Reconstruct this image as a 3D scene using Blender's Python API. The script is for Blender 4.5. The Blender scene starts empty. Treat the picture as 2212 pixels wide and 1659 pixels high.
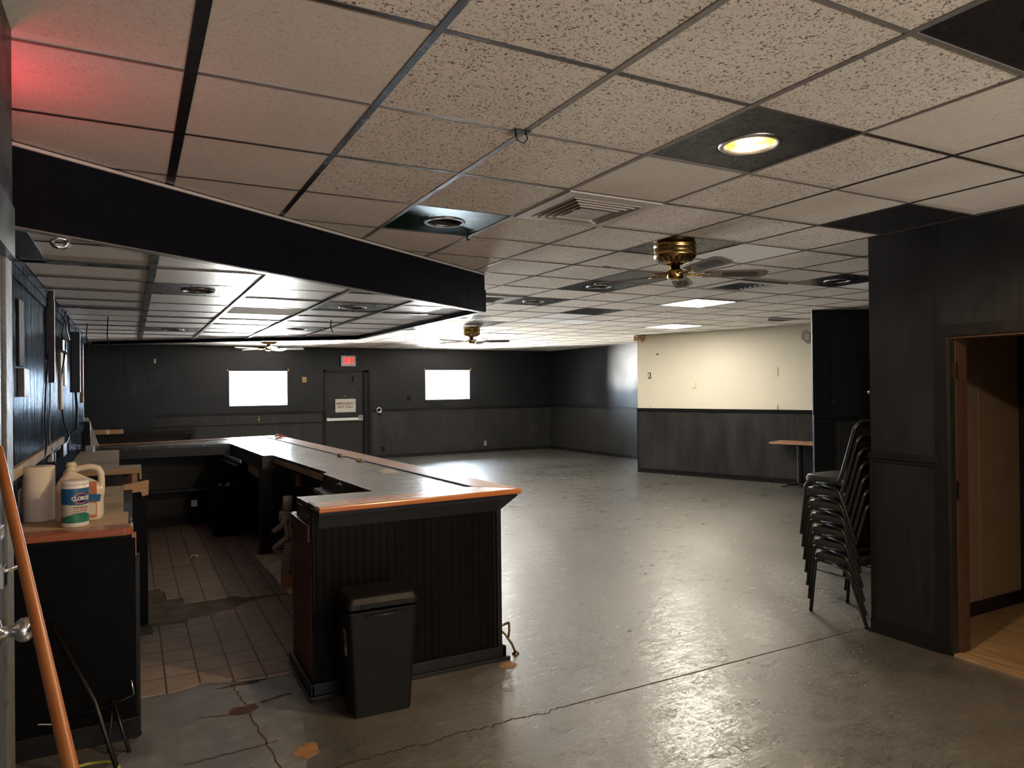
import bpy, bmesh, math, random
from mathutils import Vector, Matrix
random.seed(7)
PI = math.pi
SC = bpy.context.scene
COL = SC.collection
R = math.radians

# ------------------------------------------------------------------ geometry helpers
class MB:
    """collects shapes into one bmesh, each with a material slot"""
    def __init__(s):
        s.bm = bmesh.new(); s.mats = []; s.mi = 0
    def m(s, mat):
        if mat not in s.mats: s.mats.append(mat)
        s.mi = s.mats.index(mat); return s
    def _f(s, vs, smooth=False):
        try:
            f = s.bm.faces.new(vs)
        except ValueError:
            return None
        f.material_index = s.mi; f.smooth = smooth; return f
    def poly(s, pts, smooth=False):
        return s._f([s.bm.verts.new(p) for p in pts], smooth)
    def box(s, x0, x1, y0, y1, z0, z1, bev=0.0, rot=0.0, piv=None):
        vs = [s.bm.verts.new((x, y, z)) for z in (z0, z1) for x, y in ((x0, y0), (x1, y0), (x1, y1), (x0, y1))]
        fs = [(3, 2, 1, 0), (4, 5, 6, 7), (0, 1, 5, 4), (1, 2, 6, 5), (2, 3, 7, 6), (3, 0, 4, 7)]
        faces = [s._f([vs[i] for i in f]) for f in fs]
        if rot:
            p = Vector(piv or ((x0 + x1) / 2, (y0 + y1) / 2, 0))
            mt = Matrix.Translation(p) @ Matrix.Rotation(rot, 4, 'Z') @ Matrix.Translation(-p)
            for v in vs: v.co = mt @ v.co
        if bev > 0:
            es = {e for f in faces if f for e in f.edges}
            r = bmesh.ops.bevel(s.bm, geom=list(es), offset=bev, segments=2, affect='EDGES', profile=.5)
            for f in r['faces']: f.material_index = s.mi
        return s
    def prism(s, pts, z0, z1, caps=True):
        a = [s.bm.verts.new((p[0], p[1], z0)) for p in pts]
        b = [s.bm.verts.new((p[0], p[1], z1)) for p in pts]
        n = len(pts)
        area = sum(pts[i][0] * pts[(i + 1) % n][1] - pts[(i + 1) % n][0] * pts[i][1] for i in range(n))
        if area < 0: a.reverse(); b.reverse()
        for i in range(n): s._f([a[i], a[(i + 1) % n], b[(i + 1) % n], b[i]])
        if caps:
            s._f(list(reversed(a))); s._f(b)
        return s
    def extrude_path(s, prof, p0, p1, up=(0, 0, 1)):
        """profile (list of (side, height)) swept from p0 to p1; side is to the right of travel"""
        p0 = Vector(p0); p1 = Vector(p1); d = (p1 - p0).normalized(); up = Vector(up)
        r = d.cross(up).normalized()
        a = [s.bm.verts.new(p0 + r * q[0] + up * q[1]) for q in prof]
        b = [s.bm.verts.new(p1 + r * q[0] + up * q[1]) for q in prof]
        n = len(prof)
        for i in range(n): s._f([a[i], b[i], b[(i + 1) % n], a[(i + 1) % n]])
        s._f(a); s._f(list(reversed(b)))
        return s
    def tube(s, pts, r, n=8, cap=True, closed=False):
        pts = [Vector(p) for p in pts]
        rs = r if isinstance(r, (list, tuple)) else [r] * len(pts)
        rings = []; prev = None
        L = len(pts)
        for i, p in enumerate(pts):
            if closed: t = pts[(i + 1) % L] - pts[i - 1]
            elif i == 0: t = pts[1] - pts[0]
            elif i == L - 1: t = pts[-1] - pts[-2]
            else: t = (pts[i + 1] - p).normalized() + (p - pts[i - 1]).normalized()
            t.normalize()
            if prev is None:
                a = Vector((0, 0, 1)) if abs(t.z) < .9 else Vector((1, 0, 0))
                u = t.cross(a).normalized()
            else:
                u = (prev - t * prev.dot(t))
                if u.length < 1e-6: u = t.orthogonal()
                u.normalize()
            prev = u; w = t.cross(u)
            rings.append([s.bm.verts.new(p + (u * math.cos(2 * PI * k / n) + w * math.sin(2 * PI * k / n)) * rs[i]) for k in range(n)])
        for i in range(L if closed else L - 1):
            A = rings[i]; B = rings[(i + 1) % L]
            for k in range(n): s._f([A[k], A[(k + 1) % n], B[(k + 1) % n], B[k]], True)
        if cap and not closed:
            s._f(list(reversed(rings[0]))); s._f(rings[-1])
        return s
    def lathe(s, prof, c=(0, 0, 0), n=32, smooth=True, sy=1.0):
        """profile of (radius, z) turned about the z axis at c"""
        rings = []
        for r, z in prof:
            if r < 1e-6: rings.append([s.bm.verts.new((c[0], c[1], c[2] + z))])
            else: rings.append([s.bm.verts.new((c[0] + r * math.cos(2 * PI * k / n), c[1] + sy * r * math.sin(2 * PI * k / n), c[2] + z)) for k in range(n)])
        for A, B in zip(rings, rings[1:]):
            for k in range(n):
                if len(A) == 1 and len(B) == 1: continue
                if len(A) == 1: s._f([A[0], B[(k + 1) % n], B[k]], smooth)
                elif len(B) == 1: s._f([A[k], A[(k + 1) % n], B[0]], smooth)
                else: s._f([A[k], A[(k + 1) % n], B[(k + 1) % n], B[k]], smooth)
        return s
    def grid(s, fn, nu, nv, smooth=True):
        vs = [[s.bm.verts.new(fn(i / nu, j / nv)) for j in range(nv + 1)] for i in range(nu + 1)]
        for i in range(nu):
            for j in range(nv): s._f([vs[i][j], vs[i + 1][j], vs[i + 1][j + 1], vs[i][j + 1]], smooth)
        return s
    def xf(s, mt):
        bmesh.ops.transform(s.bm, matrix=mt, verts=s.bm.verts); return s

def wpos(o):
    p = Vector((0, 0, 0))
    while o is not None:
        p = p + o.location; o = o.parent
    return p

def tag(o, label=None, cat=None, group=None, kind=None):
    if label: o['label'] = label
    if cat: o['category'] = cat
    if group: o['group'] = group
    if kind: o['kind'] = kind
    return o

def build(name, mb, mat=None, parent=None, local=False, label=None, bevel=0.0, recalc=True, smooth_angle=None):
    """links the collected shapes as ONE mesh object; world coordinates unless local"""
    bm = mb.bm
    if recalc: bmesh.ops.recalc_face_normals(bm, faces=bm.faces)
    me = bpy.data.meshes.new(name)
    mats = mb.mats if mb.mats else [mat]
    o = bpy.data.objects.new(name, me)
    off = Vector((0, 0, 0))
    if not local:
        if parent is not None: off = wpos(parent)
        else:
            xs = [v.co for v in bm.verts]
            off = Vector(((min(v.x for v in xs) + max(v.x for v in xs)) / 2, (min(v.y for v in xs) + max(v.y for v in xs)) / 2, min(v.z for v in xs)))
            o.location = off
        bmesh.ops.translate(bm, vec=-off, verts=bm.verts)
    bm.to_mesh(me); bm.free()
    for m in mats: me.materials.append(m)
    COL.objects.link(o)
    if parent is not None: o.parent = parent
    if label: o['label'] = label
    if bevel:
        md = o.modifiers.new('bevel', 'BEVEL'); md.width = bevel; md.segments = 2; md.limit_method = 'ANGLE'; md.angle_limit = R(40)
    return o

def thing(name, label, cat, loc=(0, 0, 0), rotz=0.0, group=None):
    o = bpy.data.objects.new(name, None); COL.objects.link(o)
    o.empty_display_size = .1
    o.location = loc; o.rotation_euler = (0, 0, rotz)
    return tag(o, label, cat, group)

def dup(root, loc, rotz=0.0, label=None):
    r = root.copy(); COL.objects.link(r); r.location = loc; r.rotation_euler = (0, 0, rotz)
    if label: r['label'] = label
    for ch in list(root.children):
        c = ch.copy(); COL.objects.link(c); c.parent = r
        for g in list(ch.children):
            d = g.copy(); COL.objects.link(d); d.parent = c
    return r

def text_mb(txt, size, depth=.002, bold=0.0, xs=1.0):
    """letters as mesh in the local xy plane, centred; returns MB"""
    cu = bpy.data.curves.new('t', 'FONT'); cu.body = txt; cu.size = size; cu.extrude = depth
    cu.align_x = 'CENTER'; cu.align_y = 'CENTER'; cu.offset = bold; cu.resolution_u = 3
    o = bpy.data.objects.new('t', cu); COL.objects.link(o)
    dg = bpy.context.evaluated_depsgraph_get()
    me = bpy.data.meshes.new_from_object(o.evaluated_get(dg))
    mb = MB(); mb.bm.from_mesh(me)
    bpy.data.objects.remove(o); bpy.data.curves.remove(cu); bpy.data.meshes.remove(me)
    if xs != 1: mb.xf(Matrix.Diagonal((xs, 1, 1, 1)))
    return mb

# ------------------------------------------------------------------ materials
def srgb(r, g, b):
    f = lambda c: (c / 255 / 12.92) if c / 255 <= .04045 else ((c / 255 + .055) / 1.055) ** 2.4
    return (f(r), f(g), f(b), 1)

class NT:
    def __init__(s, name):
        s.mat = bpy.data.materials.new(name); s.mat.use_nodes = True
        s.t = s.mat.node_tree; s.t.nodes.clear()
        s.out = s.t.nodes.new('ShaderNodeOutputMaterial')
        s.b = s.t.nodes.new('ShaderNodeBsdfPrincipled'); s.t.links.new(s.b.outputs[0], s.out.inputs[0])
    def n(s, typ, **kw):
        nd = s.t.nodes.new(typ)
        for k, v in kw.items():
            if k.startswith('_'): setattr(nd, k[1:], v)
            else: s.set(nd.inputs[int(k[1:]) if k[0] == 'i' and k[1:].isdigit() else k], v)
        return nd
    def set(s, inp, v):
        if hasattr(v, 'links') or hasattr(v, 'is_output'): s.t.links.new(v, inp)
        else: inp.default_value = v
    def math(s, op, a, b=0.0, c=0.0, clamp=False):
        nd = s.t.nodes.new('ShaderNodeMath'); nd.operation = op; nd.use_clamp = clamp
        s.set(nd.inputs[0], a); s.set(nd.inputs[1], b); s.set(nd.inputs[2], c); return nd.outputs[0]
    def mix(s, fac, a, b):
        nd = s.t.nodes.new('ShaderNodeMix'); nd.data_type = 'RGBA'
        s.set(nd.inputs[0], fac); s.set(nd.inputs[6], a); s.set(nd.inputs[7], b); return nd.outputs[2]
    def mapr(s, v, a, b, c=0.0, d=1.0, smooth=False):
        nd = s.t.nodes.new('ShaderNodeMapRange'); nd.clamp = True
        if smooth: nd.interpolation_type = 'SMOOTHSTEP'
        s.set(nd.inputs[0], v)
        for i, x in enumerate((a, b, c, d)): s.set(nd.inputs[1 + i], x)
        return nd.outputs[0]
    def pos(s):
        return s.t.nodes.new('ShaderNodeNewGeometry').outputs['Position']
    def obj(s):
        return s.t.nodes.new('ShaderNodeTexCoord').outputs['Object']
    def scale(s, v, x, y, z):
        nd = s.t.nodes.new('ShaderNodeVectorMath'); nd.operation = 'MULTIPLY'
        s.set(nd.inputs[0], v); nd.inputs[1].default_value = (x, y, z); return nd.outputs[0]
    def sep(s, v):
        nd = s.t.nodes.new('ShaderNodeSeparateXYZ'); s.set(nd.inputs[0], v); return nd.outputs
    def noise(s, v, scale, detail=4.0, rough=.55, dist=0.0):
        nd = s.t.nodes.new('ShaderNodeTexNoise'); s.set(nd.inputs['Vector'], v)
        nd.inputs['Scale'].default_value = scale; nd.inputs['Detail'].default_value = detail
        nd.inputs['Roughness'].default_value = rough; nd.inputs['Distortion'].default_value = dist
        return nd.outputs[0]
    def voro(s, v, scale, feature='F1'):
        nd = s.t.nodes.new('ShaderNodeTexVoronoi'); nd.feature = feature; s.set(nd.inputs['Vector'], v)
        nd.inputs['Scale'].default_value = scale; return nd.outputs[0]
    def bump(s, h, strength=.3, dist=.01, normal=None):
        nd = s.t.nodes.new('ShaderNodeBump'); nd.inputs['Strength'].default_value = strength; nd.inputs['Distance'].default_value = dist
        s.set(nd.inputs['Height'], h)
        if normal is not None: s.set(nd.inputs['Normal'], normal)
        return nd.outputs[0]
    def done(s, color=None, rough=None, metal=None, spec=None, normal=None, **kw):
        b = s.b
        if color is not None: s.set(b.inputs['Base Color'], color)
        if rough is not None: s.set(b.inputs['Roughness'], rough)
        if metal is not None: s.set(b.inputs['Metallic'], metal)
        if spec is not None: s.set(b.inputs['Specular IOR Level'], spec)
        if normal is not None: s.set(b.inputs['Normal'], normal)
        for k, v in kw.items(): s.set(b.inputs[k.replace('_', ' ')], v)
        return s.mat

def plain(name, col, rough=.5, metal=0.0, spec=.5, var=.12, scale=18.0, bump=0.0, world=False, stretch=(1, 1, 1), **kw):
    """a painted / moulded surface with faint mottling"""
    t = NT(name); v = t.scale(t.pos() if world else t.obj(), *stretch)
    nz = t.noise(v, scale, 4)
    c = t.mix(t.mapr(nz, .3, .7), tuple(x * (1 - var) for x in col[:3]) + (1,), tuple(min(1, x * (1 + var)) for x in col[:3]) + (1,))
    r = t.mapr(t.noise(v, scale * .6, 3), .3, .7, max(0.02, rough - .07), min(1, rough + .07))
    nm = t.bump(nz, bump, .005) if bump else None
    return t.done(c, r, metal, spec, nm, **kw)

def emis(name, col, strength):
    t = NT(name)
    return t.done(col, .5, Emission_Color=col, Emission_Strength=strength)

M = {}
def make_materials():
    # --- floor: black enamel paint, worn and scratched
    t = NT('black_painted_floor'); p = t.pos()
    big = t.noise(p, .9, 4, .6); mid = t.noise(t.scale(p, 1.0, 1.6, 1), 5.5, 6, .65); fine = t.noise(p, 46, 3, .6)
    col = t.mix(t.mapr(big, .38, .66), (.058, .055, .050, 1), (.105, .097, .086, 1))
    col = t.mix(t.mapr(mid, .52, .72, 0, .55), col, (.135, .123, .103, 1))
    col = t.mix(t.mapr(fine, .66, .76, 0, .55), col, (.26, .235, .19, 1))
    # scuffs: thin arcs and streaks
    sv = t.noise(t.scale(p, 1.3, 5.5, 1), 3.2, 8, .75, 1.6)
    scuff = t.mapr(t.math('ABSOLUTE', t.math('SUBTRACT', sv, .5)), 0, .012, 1, 0)
    sv2 = t.noise(t.scale(p, 4.5, 1.4, 1), 4.2, 7, .75, 1.2)
    scuff2 = t.mapr(t.math('ABSOLUTE', t.math('SUBTRACT', sv2, .5)), 0, .009, 1, 0)
    sc = t.math('MAXIMUM', scuff, scuff2)
    col = t.mix(t.math('MULTIPLY', sc, .35), col, (.22, .195, .16, 1))
    # joint between the two slabs: straight on the right, a wandering crack on the left
    x, y, z = t.sep(p)
    wob = t.math('MULTIPLY', t.math('SUBTRACT', t.noise(t.scale(p, 1, 0, 0), 4.5, 5, .7), .5), t.mapr(x, 1.95, 2.12, .22, .006))
    dd = t.math('ABSOLUTE', t.math('SUBTRACT', t.math('ADD', y, wob), 3.255))
    joint = t.mapr(dd, .0035, .008, 1, 0)
    joint = t.math('MULTIPLY', joint, t.mapr(x, 4.49, 4.5, 1, 0))
    col = t.mix(joint, col, (.040, .024, .015, 1))
    # patches of chipped paint on the near slab
    near = t.mapr(y, 2.9, 3.25, 1, 0)
    chipn = t.noise(t.scale(p, 1.0, 1.5, 1), 2.6, 5, .62, .9)
    chip = t.math('MULTIPLY', t.mapr(chipn, .600, .606), near)
    edge = t.math('MULTIPLY', t.mapr(t.math('ABSOLUTE', t.math('SUBTRACT', chipn, .603)), 0, .0045, 1, 0), near)
    hair = t.math('MULTIPLY', t.mapr(t.voro(t.n('ShaderNodeVectorMath', _operation='ADD', i0=p, i1=t.scale(p, .0, .0, 0)).outputs[0], 14, 'DISTANCE_TO_EDGE'), 0, .03, 1, 0), chip)
    col = t.mix(t.math('MULTIPLY', chip, .5), col, (.10, .088, .073, 1))
    col = t.mix(t.math('MULTIPLY', t.math('MAXIMUM', edge, t.math('MULTIPLY', hair, .5)), .8), col, (.022, .016, .012, 1))
    grain = t.noise(t.scale(p, 1.0, 2.4, 1), 30, 5, .75, .6)
    col = t.mix(t.mapr(grain, .55, .72, 0, .6), col, (.20, .178, .145, 1))
    col = t.mix(t.mapr(grain, .30, .42, .65, 0), col, (.022, .020, .019, 1))
    rg = t.math('ADD', t.mapr(mid, .3, .75, .23, .40), t.math('MULTIPLY', t.mapr(big, .35, .65), .06))
    rg = t.math('ADD', rg, t.mapr(grain, .35, .7, -.06, .10))
    cut = t.math('MAXIMUM', joint, t.math('MAXIMUM', edge, t.math('MULTIPLY', hair, .5)))
    rg = t.math('MAXIMUM', rg, t.math('MULTIPLY', cut, .9))
    h = t.math('ADD', t.math('MULTIPLY', mid, .55), t.math('MULTIPLY', fine, .12))
    h = t.math('ADD', h, t.math('MULTIPLY', grain, .16))
    h = t.math('SUBTRACT', h, t.math('MULTIPLY', sc, .10))
    h = t.math('SUBTRACT', h, t.math('ADD', t.math('MULTIPLY', joint, .6), t.math('MULTIPLY', t.math('MAXIMUM', edge, hair), .30)))
    M['floor'] = t.done(col, rg, 0, t.math('MULTIPLY', t.math('SUBTRACT', 1.0, cut), .8), t.bump(h, .34, .02), IOR=1.8, Coat_Weight=t.math('MULTIPLY', t.math('SUBTRACT', 1.0, cut), t.mapr(grain, .3, .6, .55, 1.0)), Coat_Roughness=t.mapr(mid, .3, .75, .16, .30), Coat_IOR=1.75, Coat_Normal=t.bump(h, .20, .02))
    # --- black wall paint, glossy with brush drag
    def blackwall(name, tint, rough, streak=.0, spec=.42, bmp=.18):
        t = NT(name); o = t.obj()
        n1 = t.noise(o, 1.7, 4); n2 = t.noise(t.scale(o, 26, 26, 1.2), 1.0, 5, .7)
        c = t.mix(t.mapr(n1, .3, .7), tuple(v * .8 for v in tint) + (1,), tuple(v * 1.25 for v in tint) + (1,))
        if streak: c = t.mix(t.mapr(n2, .50, .74, 0, streak), c, (.16, .18, .21, 1))
        r = t.math('ADD', t.mapr(n2, .3, .7, rough - .08, rough + .08), t.mapr(n1, .35, .65, -.04, .06))
        h = t.math('ADD', t.math('MULTIPLY', n2, .5), t.math('MULTIPLY', t.noise(o, 9, 3), .6))
        return t.done(c, r, 0, spec, t.bump(h, bmp, .012))
    M['wall_black'] = blackwall('black_wall_paint', (.0095, .0096, .0120), .38)
    t = NT('streaky_black_wall_paint'); o = t.obj()
    n2 = t.noise(t.scale(o, 16, 16, .9), 1.0, 6, .72, .8); n3 = t.noise(t.scale(o, 1, 1, .5), 1.6, 4, .6, 1.2)
    c = t.mix(t.mapr(n2, .52, .78, 0, .5), (.010, .014, .022, 1), (.11, .14, .18, 1))
    t.done(c, .6, 0, 0.0)
    gl = t.n('ShaderNodeBsdfGlossy', Roughness=.15, Color=(.78, .88, 1, 1), Normal=t.bump(t.math('ADD', n2, t.math('MULTIPLY', n3, .6)), .5, .014))
    fac = t.math('ADD', t.mapr(n2, .35, .75, .01, .16), t.mapr(n3, .35, .65, 0, .03))
    mx = t.n('ShaderNodeMixShader', i0=fac, i1=t.b.outputs[0], i2=gl.outputs[0])
    t.t.links.new(mx.outputs[0], t.out.inputs[0]); M['wall_streaky'] = t.mat
    # --- beadboard
    def beadboard(name, a, b, pitch, spec, strength):
        t = NT(name); o = t.obj(); x, y, z = t.sep(o)
        fr = t.math('FRACT', t.math('DIVIDE', t.math('ADD', x, 50.0), pitch))
        g = t.mapr(t.math('ABSOLUTE', t.math('SUBTRACT', fr, .5)), .41, .475, 0, 1, True)
        n1 = t.noise(t.scale(o, 3, 3, 1), 1.4, 5, .6)
        c = t.mix(t.mapr(n1, .35, .72), a, b)
        c = t.mix(g, c, tuple(v * .35 for v in a[:3]) + (1,))
        h = t.math('SUBTRACT', t.math('MULTIPLY', t.noise(t.scale(o, 20, 20, 1.5), 1, 4), .25), g)
        return t.done(c, t.mapr(n1, .3, .7, .32, .48), 0, spec, t.bump(h, strength, .004))
    M['bead'] = beadboard('black_beadboard', (.018, .0175, .0172, 1), (.038, .0365, .035, 1), .046, .42, .4)
    M['bead_bar'] = beadboard('bar_front_beadboard', (.0030, .0028, .0028, 1), (.0050, .0047, .0046, 1), .046, .06, .25)
    M['panel_black'] = plain('black_side_panel', (.0028, .0029, .0034), .5, spec=.08, var=.2)
    M['pier_board'] = plain('black_pier_boards', (.010, .0095, .0095), .42, spec=.35, var=.25, scale=3, stretch=(8, 8, 1))
    M['trim_black'] = plain('black_gloss_trim', (.0075, .0075, .0082), .36, spec=.3)
    M['white_wall'] = plain('cream_wall_paint', (.78, .73, .60), .55, var=.03, scale=1.4, bump=.05)
    M['tan_wall'] = plain('tan_hall_panel', (.27, .20, .135), .6, var=.05, scale=2.2)
    M['white_paint'] = plain('white_paint', (.78, .78, .76), .45, var=.04)
    # --- ceiling tiles
    def ctile(name, a, b, speck, rough=.9):
        t = NT(name); p = t.pos(); v = t.scale(p, 1, 1, 1)
        n1 = t.noise(v, 1.3, 4); c = t.mix(t.mapr(n1, .35, .68), a, b)
        st = t.noise(v, 22, 2, .5); st2 = t.noise(v, 92, 2, .6, 1.0)
        pit = t.math('MULTIPLY', t.mapr(st2, .565, .60), t.mapr(st, .30, .55, .35, 1))
        c = t.mix(t.math('MULTIPLY', pit, speck), c, (.13, .10, .08, 1))
        stain = t.mapr(t.noise(v, 3.7, 4, .6, .6), .70, .80, 0, .18)
        c = t.mix(stain, c, (.20, .15, .11, 1))
        return t.done(c, rough, 0, .25, t.bump(t.math('SUBTRACT', 1.0, pit), .35 * speck, .004))
    M['ctile'] = ctile('fissured_ceiling_tile', (.72, .65, .565, 1), (.82, .75, .665, 1), .95)
    M['ctile_plain'] = ctile('smooth_ceiling_tile', (.66, .595, .52, 1), (.74, .675, .595, 1), .25)
    M['ctile_white'] = ctile('new_white_ceiling_tile', (.84, .83, .82, 1), (.86, .85, .84, 1), .05)
    M['ctile_yellow'] = ctile('yellowed_ceiling_tile', (.42, .34, .19, 1), (.47, .385, .22, 1), .05)
    M['ctile_dark'] = plain('dark_plastic_ceiling_panel', (.022, .021, .023), .30, spec=.5, var=.25, scale=60, bump=.12)
    M['ctile_green'] = plain('dark_green_glossy_panel', (.008, .026, .012), .10, spec=.9, var=.35, scale=5, bump=.05, Thin_Film_Thickness=430.0, Thin_Film_IOR=1.8)
    t = NT('perforated_grey_panel'); p = t.pos()
    vo = t.voro(p, 62); hole = t.mapr(vo, .25, .32, 1, 0)
    M['ctile_perf'] = t.done(t.mix(hole, (.13, .115, .10, 1), (.02, .018, .016, 1)), .6)
    M['grid_grey'] = plain('grey_ceiling_grid', (.20, .18, .165), .35, var=.15)
    M['grid_dark'] = plain('dark_ceiling_grid', (.045, .038, .034), .35, var=.25)
    M['grid_black'] = plain('black_ceiling_grid', (.012, .012, .014), .3)
    M['canopy_tile'] = ctile('bar_canopy_tile', (.76, .70, .66, 1), (.82, .77, .73, 1), .25, .42)
    M['canopy_black'] = plain('navy_black_fascia', (.0050, .0056, .0090), .5, spec=.08, var=.2)
    # --- woods
    def wood(name, a, b, rough, sx=1.0, sy=14.0, spec=.5, scale=2.2, dark=None):
        t = NT(name); v = t.scale(t.pos(), sx, sy, sy)
        n1 = t.noise(v, scale, 6, .62, .5); n2 = t.noise(t.pos(), 2.3, 4)
        c = t.mix(t.mapr(n1, .3, .7), a, b)
        if dark: c = t.mix(t.mapr(n2, .5, .74, 0, .75), c, dark)
        return t.done(c, t.mapr(n1, .3, .7, rough, rough + .1), 0, spec, t.bump(n1, .12, .004))
    M['wood_orange'] = wood('varnished_orange_wood', (.36, .115, .032, 1), (.50, .18, .058, 1), .32, 14, 1, .6)
    M['wood_orange_x'] = wood('varnished_orange_wood_across', (.33, .105, .030, 1), (.46, .165, .055, 1), .19, 1, 14, .6)
    M['wood_red'] = wood('dark_red_brown_wood', (.055, .018, .012, 1), (.080, .026, .016, 1), .36, 20, 20)
    M['wood_counter'] = wood('worn_grey_brown_counter', (.36, .27, .18, 1), (.55, .43, .30, 1), .75, 1.2, 22, .05, 2.0, (.17, .12, .07, 1))
    M['wood_edge'] = wood('red_brown_counter_edge', (.24, .070, .032, 1), (.34, .11, .05, 1), .22, 1, 16, .6)
    M['wood_raw'] = wood('bare_lumber', (.40, .235, .115, 1), (.52, .33, .175, 1), .6, 1.2, 12)
    M['wood_table'] = wood('table_laminate_brown', (.36, .185, .105, 1), (.44, .235, .14, 1), .35, 3, 12)
    M['wood_pole'] = wood('varnished_pole_wood', (.26, .080, .020, 1), (.31, .105, .028, 1), .30, 1, 1, .4, 9)
    M['wood_jamb'] = wood('brown_door_jamb', (.045, .017, .008, 1), (.065, .025, .011, 1), .5, 12, 12)
    # --- bar top laminate
    t = NT('scratched_black_laminate'); p = t.pos()
    s1 = t.noise(t.scale(p, 2.0, 16, 1), 2.2, 7, .72, .6); s2 = t.noise(p, 3.1, 4)
    c = t.mix(t.mapr(s1, .42, .72), (.020, .020, .021, 1), (.075, .068, .058, 1))
    c = t.mix(t.mapr(s2, .6, .75, 0, .4), c, (.12, .105, .085, 1))
    M['laminate'] = t.done(c, t.mapr(s1, .3, .75, .16, .34), 0, .6, t.bump(s1, .10, .006))
    # --- quarry tiles behind the bar
    def qtile(name, a, b, rough):
        t = NT(name); p = t.pos()
        off = t.n('ShaderNodeVectorMath', _operation='ADD', i0=p, i1=(.013, .134, 0)).outputs[0]
        br = t.n('ShaderNodeTexBrick', _offset=0.0, _squash=1.0, Vector=off, Color1=a, Color2=b, Mortar=(.030, .024, .020, 1), Scale=1.0)
        br.inputs['Mortar Size'].default_value = .0055; br.inputs['Mortar Smooth'].default_value = .1
        br.inputs['Brick Width'].default_value = .178; br.inputs['Row Height'].default_value = .243
        nz = t.noise(p, 14, 6, .65, .8); nb = t.noise(p, 2.2, 3)
        c = t.mix(t.mapr(nz, .35, .75, 0, .45), br.outputs[0], (.20, .165, .145, 1))
        c = t.mix(t.mapr(nb, .5, .72, 0, .35), c, (.055, .043, .036, 1))
        h = t.math('SUBTRACT', t.math('MULTIPLY', nz, .35), br.outputs[1])
        return t.done(c, t.mapr(nz, .3, .7, rough, rough + .15), 0, .4, t.bump(h, .45, .006))
    M['qtile'] = qtile('brown_quarry_tile', (.30, .225, .19, 1), (.265, .20, .17, 1), .5)
    M['tile_edge'] = plain('broken_tile_edge', (.055, .030, .022), .8)
    M['screed'] = plain('dusty_grey_screed', (.105, .088, .070), .75, var=.35, scale=7, bump=.3, world=True)
    t = NT('grey_blue_painted_slab'); p = t.pos()
    n1 = t.noise(p, 4.2, 6, .65, .5); n2 = t.noise(p, 1.7, 5, .6, .8)
    c = t.mix(t.mapr(n1, .4, .72), (.085, .092, .102, 1), (.20, .212, .23, 1))
    ch = t.mapr(n2, .655, .67)
    c = t.mix(ch, c, (.085, .042, .026, 1))
    M['slab'] = t.done(c, t.mapr(n1, .3, .7, .38, .6), 0, .45, t.bump(t.math('SUBTRACT', n1, t.math('MULTIPLY', ch, .5)), .35, .01))
    M['chip_tan'] = plain('exposed_tan_floor', (.24, .13, .055), .7, var=.3, world=True)
    t = NT('hall_wood_floor'); p = t.pos()
    n1 = t.noise(t.scale(p, 9, 1.4, 1), 2.0, 6, .65, .4)
    M['hall_floor'] = t.done(t.mix(t.mapr(n1, .32, .7), (.19, .115, .058, 1), (.36, .235, .13, 1)), .42, 0, .45, t.bump(n1, .15, .004))
    # --- others
    M['metal'] = plain('brushed_steel', (.55, .55, .56), .3, 1.0, var=.08)
    M['chrome'] = plain('chrome', (.75, .75, .77), .12, 1.0, var=.03)
    M['brass'] = plain('antique_brass', (.42, .27, .10), .24, 1.0, var=.2, scale=8)
    M['brass_dark'] = plain('dark_brass', (.16, .105, .045), .3, 1.0, var=.2)
    M['black_metal'] = plain('black_enamel_metal', (.008, .008, .008), .36, 0, .4)
    M['black_plastic'] = plain('black_plastic', (.0050, .0045, .0043), .45, spec=.2)
    M['black_matte'] = plain('black_matte', (.006, .006, .006), .8)
    M['vinyl'] = plain('black_seat_vinyl', (.018, .017, .016), .38, var=.1, scale=30, bump=.08)
    M['blade'] = plain('fan_blade_grey_brown', (.14, .115, .098), .4, var=.1)
    M['blade_white'] = plain('fan_blade_white', (.62, .61, .60), .35, var=.05)
    M['cane'] = plain('fan_cane_insert', (.055, .045, .038), .6, var=.3, scale=120, bump=.4)
    M['vent_white'] = plain('vent_cream_metal', (.50, .45, .40), .45, var=.05)
    M['reflector'] = plain('gold_reflector', (.85, .62, .32), .25, 1.0)
    M['white_plastic'] = plain('white_plastic', (.74, .73, .70), .38, var=.04)
    M['grey_plastic'] = plain('grey_plastic', (.30, .30, .31), .45)
    M['pvc'] = plain('dirty_pvc', (.36, .33, .29), .5, var=.2)
    M['bottle'] = plain('cream_bottle_plastic', (.66, .58, .44), .36, var=.04, Subsurface_Weight=.15, Subsurface_Radius=(.02, .015, .01))
    M['paper'] = plain('paper_towel', (.66, .59, .50), .95, var=.04, scale=140, bump=.25)
    M['cardboard'] = plain('cardboard', (.42, .27, .12), .8)
    M['mat_tan'] = plain('tan_floor_mat', (.66, .57, .44), .75, var=.2, scale=9, world=True)
    M['steel_door'] = plain('grey_blue_door_paint', (.060, .070, .085), .34, spec=.4, var=.2, scale=9, bump=.1)
    M['rough_post'] = plain('worn_door_frame_paint', (.085, .082, .074), .5, var=.35, scale=45, bump=.4)
    M['black_door'] = plain('black_door_paint', (.011, .0105, .010), .40, var=.2, scale=4, bump=.1)
    M['yellow_plastic'] = plain('yellow_green_plastic', (.33, .34, .06), .45)
    M['red'] = plain('red_paint', (.55, .04, .03), .4)
    M['blue_label'] = plain('blue_label', (.022, .105, .26), .35, var=.15, scale=30)
    M['navy_label'] = plain('navy_label', (.018, .035, .15), .35, var=.03)
    M['green_label'] = plain('green_label', (.020, .17, .10), .35, var=.2, scale=30)
    M['pale_label'] = plain('pale_label', (.58, .54, .42), .4, var=.06)
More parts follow.
